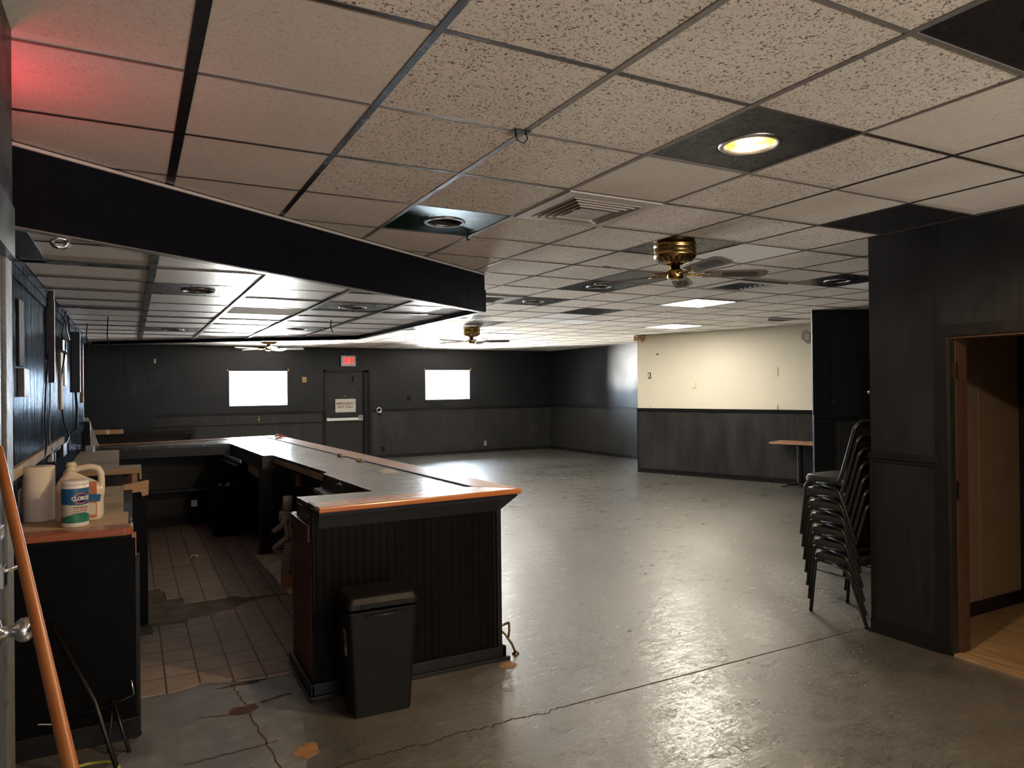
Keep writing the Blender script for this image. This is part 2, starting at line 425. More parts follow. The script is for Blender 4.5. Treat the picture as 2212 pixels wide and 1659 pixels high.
    M['orange_label'] = plain('orange_label', (.46, .15, .06), .4, var=.15)
    M['red_label'] = plain('red_label', (.45, .03, .05), .35)
    M['ink'] = plain('dark_ink', (.05, .02, .03), .5)
    M['maroon_ink'] = plain('maroon_ink', (.20, .030, .035), .5)
    M['sign_paper'] = plain('sign_paper', (.62, .62, .56), .5, var=.04)
    M['cord_black'] = plain('black_cable', (.010, .010, .011), .45)
    M['cord_grey'] = plain('grey_cable', (.16, .15, .14), .5)
    M['exit_red'] = emis('exit_letters_red', (1, .03, .03, 1), .55)
    M['exit_face'] = plain('exit_face_pinkish', (.75, .66, .62), .4, var=.03)
    M['panel_glow'] = emis('lit_panel_diffuser', (1, .92, .78, 1), 12.6)
    M['bulb_glow'] = emis('lit_bulb', (1, .74, .40, 1), 14.0)
    M['bulb_off'] = plain('unlit_bulb', (.10, .10, .10), .2)
    t = NT('window_glass'); t.t.nodes.remove(t.b)
    tr = t.n('ShaderNodeBsdfTransparent'); gl = t.n('ShaderNodeBsdfGlossy', Roughness=.03)
    fz = t.n('ShaderNodeFresnel', IOR=1.45); mx = t.n('ShaderNodeMixShader', i0=fz.outputs[0], i1=tr.outputs[0], i2=gl.outputs[0])
    t.t.links.new(mx.outputs[0], t.out.inputs[0]); M['glass'] = t.mat
make_materials()

# ------------------------------------------------------------------ camera
H = 1.72; CE = 2.74
def make_camera():
    yaw, pitch, roll = R(28.19), R(.2956), R(-.63445)
    fwd = Vector((math.sin(yaw), math.cos(yaw), 0)); right = Vector((math.cos(yaw), -math.sin(yaw), 0)); up = Vector((0, 0, 1))
    f2 = fwd * math.cos(pitch) + up * math.sin(pitch); u2 = up * math.cos(pitch) - fwd * math.sin(pitch)
    r3 = right * math.cos(roll) + u2 * math.sin(roll); u3 = u2 * math.cos(roll) - right * math.sin(roll)
    cam = bpy.data.cameras.new('camera'); o = bpy.data.objects.new('camera', cam); COL.objects.link(o)
    m = Matrix((r3, u3, -f2)).transposed().to_4x4(); m.translation = (0, 0, H)
    o.matrix_world = m
    cam.sensor_fit = 'HORIZONTAL'; cam.sensor_width = 36.0; cam.lens = 1534.17 / 2212 * 36.0
    cam.clip_start = .02; cam.clip_end = 100
    SC.camera = o
make_camera()

# ------------------------------------------------------------------ ceiling grid coordinates
GX0, GY0, GA = .1755, 1.862, .6006
def gx(i): return GX0 + GA * (i + (.0052 * i * i if i > 0 else 0))
def gy(j):
    if j <= 0: return GY0 + GA * j
    q = min(j, 12); v = q + .0075 * q * q
    if j > 12: v += (j - 12) * (1 + .015 * 12)
    return GY0 + GA * v
def tile_c(i, j): return ((gx(i) + gx(i + 1)) / 2, (gy(j) + gy(j + 1)) / 2)

LIGHT_TILES = {(3, 0): 'lit', (3, -2): 'lit', (2, 3): 'off', (6, 6): 'off', (6, 8): 'off', (9, 4): 'off', (6, 11): 'off', (6, 14): 'off'}
TILES = {(3, 0): 'ctile_dark', (3, -2): 'ctile_dark', (2, 3): 'ctile_green', (6, 1): 'ctile_dark', (5, 3): 'ctile_dark', (6, 6): 'ctile_dark', (6, 5): 'ctile_perf',
         (6, 8): 'ctile_dark', (9, 4): 'ctile_dark', (8, 9): 'ctile_dark', (6, 11): 'ctile_dark', (6, 14): 'ctile_dark', (7, 12): 'ctile_dark',
         (8, 10): 'ctile_white', (8, 11): 'ctile_white', (9, 11): 'ctile_white', (6, 3): 'ctile_white', (7, 2): 'ctile_plain', (8, 2): 'ctile_white', (7, 3): 'ctile',
         (11, 4): 'ctile_white', (10, 4): 'ctile_white', (0, 0): 'ctile_plain', (0, 1): 'ctile_plain', (0, 2): 'ctile_plain', (-1, 0): 'ctile_plain', (-1, 1): 'ctile_plain', (-1, 2): 'ctile_plain',
         (1, 3): 'ctile_plain', (1, 4): 'ctile_plain', (0, 3): 'ctile_plain', (2, 4): 'ctile_plain', (3, 1): 'ctile_plain', (5, -1): 'ctile_plain', (5, 0): 'ctile_plain', (6, 0): 'ctile_plain', (4, -1): 'ctile_plain', (5, 1): 'ctile_plain'}
VENT_TILES = {(3, 2): 'diffuser', (8, 5): 'return', (5, 8): 'return', (13, 9): 'diffuser'}
PANEL_TILES = [(9, 7), (12, 11), (9, 15)]

def ring_tile(mb, x0, x1, y0, y1, z, cx, cy, r, n=32):
    """square tile with a round hole"""
    def sq(a):
        c, s_ = math.cos(a), math.sin(a); k = 1 / max(abs(c), abs(s_))
        return (cx + c * k * (x1 - x0) / 2, cy + s_ * k * (y1 - y0) / 2, z)
    for k in range(n):
        a0 = 2 * PI * (k + .5) / n - PI / n; a1 = a0 + 2 * PI / n
        mb.poly([(cx + r * math.cos(a0), cy + r * math.sin(a0), z), (cx + r * math.cos(a1), cy + r * math.sin(a1), z), sq(a1), sq(a0)])

def build_ceiling():
    mb = MB(); rnd = random.Random(3)
    for i in range(-2, 18):
        for j in range(-15, 24):
            x0, x1, y0, y1 = gx(i), gx(i + 1), gy(j), gy(j + 1)
            if x0 > 11.3 or y0 > 17.4: continue
            if (i, j) in PANEL_TILES or (i, j) in VENT_TILES: continue
            nm = TILES.get((i, j))
            if nm is None: nm = 'ctile' if rnd.random() < .8 or (i < 6 and j < 6) else 'ctile_plain'
            mb.m(M[nm])
            if (i, j) in LIGHT_TILES:
                cx, cy = tile_c(i, j); ring_tile(mb, x0, x1, y0, y1, CE, cx, cy, .105); continue
            d = [rnd.uniform(0, .002) for _ in range(4)]
            if nm == 'ctile_green':
                pass
            mb.poly([(x0, y0, CE + d[0]), (x0, y1, CE + d[1]), (x1, y1, CE + d[2]), (x1, y0, CE + d[3])])
    c = build('ceiling', mb, recalc=False); tag(c, kind='structure')
    g = MB()
    for i in range(-2, 19):
        x = gx(i); g.m(M['grid_black'] if i in (0, 1) else (M['grid_dark'] if i < 0 or i > 4 else M['grid_grey']))
        w = .019 if i == 0 else (.013 if i < 4 else .009)
        g.box(x - w, x + w, -7.1, 17.25, CE - .003, CE + .012)
    for j in range(-15, 25):
        y = gy(j); g.m(M['grid_grey'] if j in (-1, 1) else M['grid_dark'])
        if j > 22: continue
        w = .009 if j < 3 else .006
        g.box(-1.2, 11.3, y - w, y + w, CE - .002, CE + .010)
    build('ceiling_grid', g, parent=c)
build_ceiling()

# ------------------------------------------------------------------ walls
def wall(name, A, B, z0=0.0, z1=CE, thick=.12, mat='wall_black', holes=(), wains=None, bead='bead', rail=True, base=True, zr=(1.285, 1.285), uppermat=None, railmat='trim_black'):
    """wall whose room face runs from A to B, room on the right of A->B; local x along, +y outward"""
    A = Vector((A[0], A[1], 0)); B = Vector((B[0], B[1], 0)); L = (B - A).length
    ang = math.atan2(B.y - A.y, B.x - A.x)
    def cells(zz0, zz1, y0, y1, mb, sub=holes):
        xs = sorted({0, L} | {h[0] for h in sub} | {h[1] for h in sub}); zs = sorted({zz0, zz1} | {min(max(v, zz0), zz1) for h in sub for v in h[2:4]})
        for a, b in zip(xs, xs[1:]):
            run = None
            for c, d in zip(zs, zs[1:]):
                solid = not any(h[0] - 1e-6 <= a and b <= h[1] + 1e-6 and h[2] - 1e-6 <= c and d <= h[3] + 1e-6 for h in sub)
                if solid: run = (run[0], d) if run else (c, d)
                if not solid or d == zs[-1]:
                    if run: mb.box(a, b, y0, y1, run[0], run[1]); run = None
    mb = MB(); mb.m(M[mat]); cells(z0, z1, 0, thick, mb)
    w = build(name, mb, local=True, recalc=False); w.location = (A.x, A.y, 0); w.rotation_euler = (0, 0, ang); tag(w, kind='structure')
    if wains:
        mb = MB(); mb.m(M[bead]); cells(0.0, wains, -.012, 0.0, mb)
        build('wainscot', mb, parent=w, local=True, recalc=False)
        spans = []
        cuts = sorted([(h[0], h[1]) for h in holes if h[2] < .3])
        x = 0
        for a, b in cuts:
            if a > x + .01: spans.append((x, a))
            x = b
        if x < L - .01: spans.append((x, L))
        if rail:
            mb = MB(); mb.m(M[railmat])
            for a, b in spans:
                mb.box(a, b, -.032, 0, wains - .035, wains + .008); mb.box(a, b, -.022, 0, wains - .06, wains - .035)
            build('chair_rail', mb, parent=w, local=True, recalc=False)
        if base:
            mb = MB(); mb.m(M['trim_black'])
            for a, b in spans:
                mb.box(a, b, -.028, 0, 0, .085); mb.box(a, b, -.045, 0, 0, .022)
            build('skirting', mb, parent=w, local=True, recalc=False)
    return w

FY = 17.2
def build_shell():
    mb = MB(); mb.m(M['floor']).box(-1.6, 11.4, -7.3, 17.6, -.12, 0.0)
    f = build('floor', mb, recalc=False); tag(f, kind='structure')
    # far wall with two windows and the exit door opening (room on the right when walking from left to right)
    wl = -1.0
    hs = [(1.95 - wl, 3.23 - wl, 1.37, 2.17), (6.68 - wl, 7.94 - wl, 1.43, 2.20), (4.11 - wl, 5.21 - wl, 0, 2.17)]
    w = wall('wall_far', (wl, FY), (10.45, FY), holes=hs, thick=.26, wains=1.215)
    # second rail on the left stretch and the plain upright boards near the left corner
    mb = MB(); mb.m(M['trim_black']).box(1.42, 5.08, -.034, 0, .925, .965).box(5.05, 5.10, -.034, 0, 0, 1.2)
    build('lower_rail', mb, parent=w, local=True, recalc=False)
    mb = MB(); mb.m(M['wall_black']).box(0, .81, -.10, 0, 0, CE)
    build('corner_boxing', mb, parent=w, local=True, recalc=False)
    mb = MB(); mb.m(M['wall_black']).box(.81, 1.43, -.035, 0, .9, CE)
    build('upright_panel', mb, parent=w, local=True, recalc=False)
    # left wall
    w = wall('wall_left', (-.52, 2.42), (-.52, 10.25), mat='wall_streaky', thick=.12)
    mb = MB(); mb.m(M['wood_counter']).box(1.2, 4.6, -.022, 0, 1.30, 1.355)
    mb.m(M['wall_streaky']).box(1.2, 7.83, -.018, 0, 1.275, 1.30).box(4.6, 7.83, -.022, 0, 1.30, 1.35)
    mb.m(M['wall_streaky']).box(0, 7.83, -.016, 0, 2.36, 2.40).box(0, 7.83, -.012, 0, 2.30, 2.36)
    build('wall_rail', mb, parent=w, local=True, recalc=False)
    w = wall('wall_left_far', (-1.0, 10.25), (-1.0, FY), thick=.12)
    w = wall('wall_left_step', (-.52, 10.25), (-1.0, 10.25), thick=.05)
    w.rotation_euler = (0, 0, PI)
    w = wall('wall_left_near', (-.335, -7.0), (-.335, 2.40), thick=.18, holes=[(8.0, 9.28, 0, 2.08)])
    # right side of the room
    w = wall('wall_right', (10.45, FY), (10.45, 11.45), thick=.12, wains=1.225)
    a, b = Vector((9.0, 11.43)), Vector((10.2, 8.2)); d = (b - a).normalized()
    w = wall('wall_cream', a, a + d * 4.0, mat='white_wall', wains=1.275, thick=.12)
    mb = MB(); mb.m(M['trim_black']).box(-.014, .012, -.014, .12, 0, 1.27)
    build('corner_board', mb, parent=w, local=True, recalc=False)
    wall('wall_cream_return', (10.45, 11.43), (9.07, 11.43), mat='white_wall', thick=.1)
    a = Vector((8.25, 6.65)); d = Vector((.88, -.475)).normalized()
    w = wall('wall_alcove', a, a + d * 2.3, wains=1.285, thick=.02)
    mb = MB(); mb.m(M['trim_black']).box(.0, .25, -.030, -.012, 0, 1.24).box(.0, .25, -.010, 0, 1.29, CE).box(.235, .262, -.036, -.012, 0, 1.24)
    build('corner_pilaster', mb, parent=w, local=True, recalc=False)
    mb = MB(); mb.m(M['black_matte']).box(.262, .325, -.013, -.001, 1.435, 1.53)
    build('cut_hole', mb, parent=w, local=True, recalc=False)
    wall('wall_alcove_return', (11.0, 7.75), (8.35, 6.69), thick=.1)
    wall('wall_alcove_end', (10.27, 5.56), (10.27, 3.2), thick=.1)
    wall('wall_chair_side', (10.4, 3.2), (4.70, 3.2), thick=.17)
    # pier and doorway on the right
    w = wall('wall_pier', (4.56, 3.2), (4.56, 2.70), wains=1.24, thick=.14, bead='pier_board')
    mb = MB(); mb.m(M['trim_black']).box(.0, .03, -.02, 0, .08, 1.2).box(.455, .49, -.02, 0, .08, 1.2)
    build('stile', mb, parent=w, local=True, recalc=False)
    wall('wall_door_header', (4.56, 2.70), (4.56, 1.60), z0=2.03, thick=.14)
    wall('wall_right_near', (4.56, 1.60), (4.56, -7.0), thick=.14, wains=1.24)
    d_ = thing('door_3', None, None, (4.56, 2.66, 0)); tag(d_, kind='structure')
    mb = MB(); mb.m(M['trim_black']).box(4.535, 4.56, 2.665, 2.735, 0, 2.015).box(4.535, 4.56, 1.535, 1.62, 0, 2.015).box(4.535, 4.56, 1.535, 2.735, 2.015, 2.085)
    build('door_casing', mb, parent=d_)
    mb = MB(); mb.m(M['black_door']).box(4.545, 4.60, 2.64, 2.668, 0, 2.03)
    mb.m(M['wood_jamb']).box(4.60, 4.72, 2.635, 2.70, 0, 2.03).box(4.56, 4.72, 1.60, 2.7, 2.0, 2.03).box(4.56, 4.72, 1.60, 1.64, 0, 2.03)
    build('door_jamb', mb, parent=d_)
    mb = MB(); mb.m(M['brass_dark']).box(4.592, 4.604, 2.628, 2.64, .98, 1.10).box(4.592, 4.604, 2.628, 2.64, 1.75, 1.85)
    build('hinge', mb, parent=d_)
    # hall behind the doorway
    mb = MB(); mb.m(M['hall_floor']).box(4.60, 8.0, -.5, 3.03, 0, .006); mb.m(M['hall_floor']).box(4.545, 4.62, 1.62, 2.66, 0, .012)
    tag(build('floor_hall', mb, recalc=False), kind='structure')
    w = wall('wall_hall', (4.70, 3.02), (6.10, 3.02), mat='tan_wall', thick=.1)
    mb = MB(); mb.m(M['trim_black']).box(0, 1.4, -.012, 0, 0, .105)
    build('skirting', mb, parent=w, local=True, recalc=False)
    mb = MB(); mb.m(M['tan_wall']).box(.845, .857, -.006, 0, .105, CE)
    build('joint_strip', mb, parent=w, local=True, recalc=False)
    mb = MB(); mb.m(M['black_door']).box(6.10, 6.16, 2.90, 3.02, 0, 2.1); mb.m(M['wood_raw']).box(6.16, 6.30, 2.86, 3.02, 0, 1.75)
    tag(build('door_4', mb, recalc=False), kind='structure')
    wall('wall_hall_end', (8.0, 3.02), (8.0, -.5), mat='tan_wall', thick=.1)
    wall('wall_hall_near', (8.0, -.5), (4.70, -.5), mat='tan_wall', thick=.1)
    # back wall behind the photographer; its window opening is added to admit fill light
    wall('wall_back', (4.56, -7.0), (-.335, -7.0), mat='tan_wall', thick=.2, holes=[(.4, 4.5, .5, 2.55)])
build_shell()

# ------------------------------------------------------------------ windows
def window(name, x0, x1, z0, z1, y):
    w = thing(name, None, None, ((x0 + x1) / 2, y + .13, z0)); tag(w, kind='structure')
    f = .035
    mb = MB(); mb.m(M['white_paint'])
    ya, yb = y + .15, y + .20
    mb.box(x0, x0 + f, ya, yb, z0, z1).box(x1 - f, x1, ya, yb, z0, z1).box(x0, x1, ya, yb, z0, z0 + f).box(x0, x1, ya, yb, z1 - f, z1)
    build('window_frame', mb, parent=w)
    mb = MB(); mb.m(M['white_paint'])
    e = .006
    mb.box(x0, x0 + e, y, y + .15, z0, z1).box(x1 - e, x1, y, y + .15, z0, z1).box(x0, x1, y, y + .15, z1 - e, z1).box(x0, x1, y, y + .15, z0, z0 + e)
    build('window_reveal', mb, parent=w)
    mb = MB(); mb.m(M['glass']).box(x0 + f, x1 - f, y + .17, y + .176, z0 + f, z1 - f)
    build('window_pane', mb, parent=w)
    mb = MB(); mb.m(M['trim_black']).box(x0 - .03, x1 + .03, y - .012, y, z1, z1 + .018)
    mb.m(M['brass']).box(x0 - .045, x0 - .02, y - .03, y, z1 + .0, z1 + .035).box(x1 + .0, x1 + .04, y - .03, y, z1 - .01, z1 + .055)
    build('blind_bracket', mb, parent=w)
window('window_1', 1.95, 3.23, 1.37, 2.17, FY)
window('window_2', 6.68, 7.94, 1.43, 2.20, FY)

# ------------------------------------------------------------------ exit door in the far wall
def exit_door():
    d = thing('door_1', None, None, (4.66, FY, 0)); tag(d, kind='structure')
    mb = MB(); mb.m(M['black_door']).box(4.112, 5.208, FY + .05, FY + .095, .002, 2.168)
    build('door_leaf', mb, parent=d)
    mb = MB(); mb.m(M['trim_black']).box(4.07, 4.12, FY - .02, FY + .12, 0, 2.19).box(5.06, 5.22, FY - .02, FY + .12, 0, 2.19).box(4.07, 5.22, FY - .02, FY + .12, 2.145, 2.20)
    mb.box(5.17, 5.24, FY - .05, FY, 0, 2.2)
    build('door_frame', mb, parent=d)
    mb = MB(); mb.m(M['white_paint']).box(4.15, 4.92, FY - .06, FY - .015, .965, 1.03, .006).box(4.14, 4.19, FY - .05, FY + .03, .96, 1.04)
    build('panic_bar', mb, parent=d)
    mb = MB(); mb.m(M['metal']).box(4.90, 5.02, FY - .07, FY + .03, .95, 1.09, .01)
    build('panic_latch', mb, parent=d)
    mb = MB(); mb.m(M['black_metal']).box(4.80, 4.86, FY - .02, FY + .03, 1.92, 2.06, .004).box(4.93, 5.0, FY + .0, FY + .03, 1.66, 1.70)
    build('door_closer', mb, parent=d)
    mb = MB(); mb.m(M['chrome']).lathe([(0, 0), (.016, 0), (.016, .012), (0, .014)], n=12)
    mb.xf(Matrix.Translation((4.59, FY + .03, 1.555)) @ Matrix.Rotation(PI / 2, 4, 'X')); build('peephole', mb, parent=d)
    # sign on the door
    s = thing('emergency_exit_sign', 'white notice on the far black door reading emergency exit only', 'sign', (4.61, FY + .028, 1.165))
    mb = MB(); mb.m(M['sign_paper']).box(4.36, 4.86, FY + .02, FY + .028, 1.165, 1.49); build('sign_board', mb, parent=s)
    for txt, zz in (('EMERGENCY', 1.375), ('EXIT ONLY', 1.292)):
        mb = text_mb(txt, .078, .001, .0012, 1.02); mb.m(M['maroon_ink'])
        mb.xf(Matrix.Translation((4.61, FY + .0185, zz)) @ Matrix.Rotation(PI / 2, 4, 'X')); build('lettering', mb, parent=s)
    # lit exit sign above
    e = thing('exit_sign', 'lit red exit sign box above the far black door', 'sign', (4.67, FY, 2.29))
    mb = MB(); mb.m(M['exit_face']).box(4.49, 4.85, FY - .06, FY, 2.29, 2.545, .008); mb.m(M['black_plastic']).box(4.475, 4.49, FY - .05, FY, 2.29, 2.545)
    build('sign_housing', mb, parent=e)
    mb = text_mb('EXIT', .205, .002, .004, .60); mb.m(M['exit_red'])
    mb.xf(Matrix.Translation((4.675, FY - .062, 2.417)) @ Matrix.Rotation(PI / 2, 4, 'X')); build('lettering', mb, parent=e)
exit_door()
L = []
# ------------------------------------------------------------------ near steel door and post on the left
def near_door():
    d = thing('door_2', None, None, (-.32, 1.7, 0)); tag(d, kind='structure')
    mb = MB(); mb.m(M['steel_door']).box(-.345, -.300, 1.02, 2.272, .01, 2.075, .004); build('door_leaf', mb, parent=d)
    mb = MB(); mb.m(M['rough_post']).box(-.36, -.292, 2.29, 2.41, 0, 2.10, .006); build('door_frame', mb, parent=d)
    mb = MB(); mb.m(M['steel_door'])
    mb.prism([(-.31, 1.9), (-.27, 1.9), (-.275, 2.33), (-.30, 2.41)], 2.085, 2.22); build('header_plate', mb, parent=d)
    mb = MB(); mb.m(M['chrome'])
    mb.lathe([(0, 0), (.034, .0), (.034, .008), (.014, .012), (.014, .035), (.026, .045), (.031, .058), (.028, .07), (.018, .078), (0, .08)], n=24)
    mb.xf(Matrix.Translation((-.300, 2.16, 1.125)) @ Matrix.Rotation(PI / 2, 4, 'Y')); build('knob', mb, parent=d)
    mb = MB(); mb.m(M['chrome']).box(-.302, -.290, 2.21, 2.268, 1.22, 1.275, .003).tube([(-.297, 2.24, 1.26), (-.27, 2.27, 1.262), (-.25, 2.30, 1.27)], .006).box(-.302, -.294, 2.20, 2.26, 1.345, 1.38, .003)
    build('bolt', mb, parent=d)
    # dark upper lining above the door
    mb = MB(); mb.m(M['trim_black']).box(-.335, -.290, 1.0, 2.41, 2.225, CE)
    build('upper_lining', mb, parent=d)
near_door()

# ------------------------------------------------------------------ bar canopy (dropped ceiling over the bar)
CA, CB, CC, CD = (-.515, 3.40), (2.77, 5.66), (2.72, 9.35), (-.515, 11.65)
ZB, ZI = 2.40, 2.435
def canopy():
    t = thing('bar_canopy', 'navy black dropped ceiling canopy hanging over the bar', 'canopy', (1.1, 7.2, ZB))
    def inset(pts, d):
        out = []; n = len(pts); c = Vector((1.0, 7.3))
        for i in range(n):
            p = Vector(pts[i]); e0 = (p - Vector(pts[i - 1])).normalized(); e1 = (Vector(pts[(i + 1) % n]) - p).normalized()
            n0 = Vector((-e0.y, e0.x)); n1 = Vector((-e1.y, e1.x)); b = (n0 + n1).normalized(); k = d / max(.3, b.dot(n0))
            out.append(p + b * k)
        return out
    P = [CA, CB, CC, CD]
    I = inset(P, .035)
    mb = MB(); mb.m(M['canopy_black'])
    def strip(a, b, a2, b2, z0, z1):
        mb.prism([a, b, b2, a2], z0, z1)
    for k in range(3):
        a, b, a2, b2 = P[k], P[k + 1], I[k], I[k + 1]
        strip(a, b, a2, b2, ZB, CE)
    build('fascia', mb, parent=t, bevel=.002)
    # lower board of the two-board fascia stands a little proud; butt joints near the corner
    mb = MB(); mb.m(M['canopy_black'])
    O = inset(P, -.010)
    for k in range(3): mb.prism([O[k], O[k + 1], P[k + 1], P[k]], ZB - .004, 2.585)
    build('lower_fascia_board', mb, parent=t, bevel=.002)
    d = (Vector(CB) - Vector(CA)).normalized(); nr = Vector((d.y, -d.x))
    for s, z0, z1, o_ in ((3.52, 2.585, CE, .001), (3.70, ZB, 2.585, .011), (3.80, 2.585, CE, .001)):
        mb = MB(); mb.m(M['black_matte'])
        p = Vector(CA) + d * s + nr * o_
        q = p + d * .004; mb.prism([p, q, q - nr * .003, p - nr * .003], z0, z1 - .01)
        build('butt_joint', mb, parent=t)
    # tan strip where the fascia meets the tiles, bright metal angle along the bottom
    mb = MB(); mb.m(M['vent_white']); O2 = inset(P, -.012)
    for k in range(1): mb.prism([O2[k], O2[k + 1], P[k + 1], P[k]], CE - .022, CE - .008)
    build('top_strip', mb, parent=t)
    mb = MB(); mb.m(M['grid_grey']); I2 = inset(P, .05); 
    mb.prism([P[0], P[1], I2[1], I2[0]], ZB - .010, ZB - .004).prism([P[1], P[2], I2[2], I2[1]], ZB - .010, ZB - .004)
    mb.m(M['canopy_black']).prism([P[2], P[3], I2[3], I2[2]], ZB - .012, ZB - .004)
    build('bottom_edge', mb, parent=t)
    # inner tiles
    xs = [-.515, .115, .745, 1.385, 2.02, 2.72]
    ys = [3.4 + .60 * k for k in range(15)]
    def clip(poly, a, b):
        out = []; a = Vector(a); b = Vector(b); n = len(poly)
        f = lambda p: (b - a).x * (p[1] - a.y) - (b - a).y * (p[0] - a.x)
        for i in range(n):
            p, q = poly[i], poly[(i + 1) % n]; fp, fq = f(p), f(q)
            if fp >= 0: out.append(p)
            if (fp >= 0) != (fq >= 0):
                k = fp / (fp - fq); out.append((p[0] + (q[0] - p[0]) * k, p[1] + (q[1] - p[1]) * k))
        return out
    lights = {}
    for nm, (x, y) in {'a': (.43, 5.57), 'b': (1.74, 6.36), 'c': (.40, 9.39), 'd': (1.73, 8.61)}.items():
        i = max(k for k in range(len(xs) - 1) if xs[k] <= x); j = max(k for k in range(len(ys) - 1) if ys[k] <= y)
        lights[(i, j)] = ((xs[i] + xs[i + 1]) / 2, (ys[j] + ys[j + 1]) / 2)
    mb = MB(); g = MB(); g.m(M['grid_black']); rnd = random.Random(5)
    for i in range(len(xs) - 1):
        for j in range(len(ys) - 1):
            sq = [(xs[i], ys[j]), (xs[i + 1], ys[j]), (xs[i + 1], ys[j + 1]), (xs[i], ys[j + 1])]
            pl = sq
            for k in range(3):
                if pl: pl = clip(pl, I[k], I[k + 1])
            if len(pl) < 3: continue
            if (i, j) in lights:
                mb.m(M['ctile_dark']); cx, cy = lights[(i, j)]; ring_tile(mb, xs[i], xs[i + 1], ys[j], ys[j + 1], ZI, cx, cy, .095); continue
            mb.m(M['canopy_tile'])
            if (i, j) == (2, 5): mb.m(M['ctile_yellow'])
            if i == 0 and j == 1: mb.m(M['canopy_tile'])
            dz = rnd.uniform(0, .006)
            mb.poly([(p[0], p[1], ZI + dz) for p in reversed(pl)])
    build('tile_ceiling', mb, parent=t, recalc=False)
    def span(pt, dr):
        """part of a straight line inside the canopy outline"""
        lo, hi = -20, 20; pt = Vector(pt); dr = Vector(dr)
        for k in range(3):
            a, b = I[k], I[k + 1]; e = b - a; f0 = e.x * (pt.y - a.y) - e.y * (pt.x - a.x); f1 = e.x * dr.y - e.y * dr.x
            if abs(f1) < 1e-9: continue
            q = -f0 / f1
            if f1 > 0: lo = max(lo, q)
            else: hi = min(hi, q)
        if dr.x: 
            q = (-.515 - pt.x) / dr.x; lo = max(lo, q)
        return lo, hi
    for i, x in enumerate(xs[1:-1]):
        lo, hi = span((x, 0), (0, 1)); w = .020 if i == 0 else .014
        g.m(M['grid_black'] if i == 0 else M['grid_grey']); g.box(x - w, x + w, lo, hi, ZI - .010, ZI + .01)
    for j, y in enumerate(ys):
        lo, hi = span((0, y), (1, 0))
        if hi <= lo: continue
        g.m(M['grid_black'])
        w = .0055
        segs = [(lo, hi, w)]
        if j == 6: segs = [(lo, .115, .035), (.115, hi, .010)]
        if j == 2: segs = [(lo, .115, .05), (.115, hi, .008)]
        if j == 5: segs = [(lo, 1.385, .008), (1.385, hi, .035)]
        for a, b, ww in segs:
            if b > a: g.box(a, b, y - ww, y + ww, ZI - (.006 if ww > .02 else .0015), ZI + .01)
    g.m(M['canopy_black']).box(-.515, -.40, 3.60, 4.62, ZI - .006, ZI + .01)
    build('tile_grid', g, parent=t)
    return lights
CL = canopy()

# ------------------------------------------------------------------ recessed lights
def make_recessed(name, r, lit, label, trim='metal'):
    t = thing(name, label, 'ceiling light')
    mb = MB(); mb.m(M[trim]); mb.lathe([(r * .98, .004), (r * 1.02, -.008), (r * 1.18, -.007), (r * 1.24, -.001), (r * 1.24, .002)], n=40); build('trim_ring', mb, parent=t, local=True)
    mb = MB(); mb.m(M['reflector'] if lit else M['black_matte']); mb.lathe([(r * .99, .002), (r * .93, .05), (r * .78, .12), (r * .55, .15), (0, .155)], n=40); build('reflector_can', mb, parent=t, local=True)
    mb = MB(); mb.m(M['bulb_glow'] if lit else M['bulb_off']); mb.lathe([(0, .045), (r * .35, .05), (r * .52, .065), (r * .55, .085), (r * .3, .13), (0, .14)], n=24); build('bulb', mb, parent=t, local=True)
    return t
LAB = {(3, 0): 'lit recessed ceiling light in the dark panel nearest above the open floor', (3, -2): 'lit recessed light in the dark panel at the upper right corner of the photo',
       (2, 3): 'unlit recessed light in the glossy green ceiling panel beside the canopy', (6, 6): 'unlit recessed light in the dark panel next to the perforated grey panel',
       (6, 8): 'unlit recessed light in the dark panel nearest the canopy corner', (9, 4): 'unlit recessed light in the dark panel beside the square slotted return vent',
       (6, 11): 'unlit recessed light in the dark panel just beyond the canopy corner', (6, 14): 'unlit recessed light beside the second brass ceiling fan'}
first = {}
for (i, j), st in LIGHT_TILES.items():
    c = tile_c(i, j)
    if st not in first:
        o = make_recessed('recessed_light', .105, st == 'lit', LAB[(i, j)]); first[st] = o; o.location = (c[0], c[1], CE)
    else: o = dup(first[st], (c[0], c[1], CE), 0, LAB[(i, j)])
    o['group'] = 'recessed lights in the main ceiling'
CLAB = ['unlit recessed light under the canopy, nearest the left wall and the camera', 'unlit recessed light under the canopy, nearest its right edge', 'small far recessed light under the canopy above the left leg of the bar', 'small far recessed light under the canopy in front of the window fan']
cf = None
for (k, c), lb in zip(CL.items(), CLAB):
    if cf is None: cf = make_recessed('canopy_recessed_light', .095, False, lb, 'chrome'); o = cf; o.location = (c[0], c[1], ZI)
    else: o = dup(cf, (c[0], c[1], ZI), 0, lb)
    o['group'] = 'recessed lights under the bar canopy'

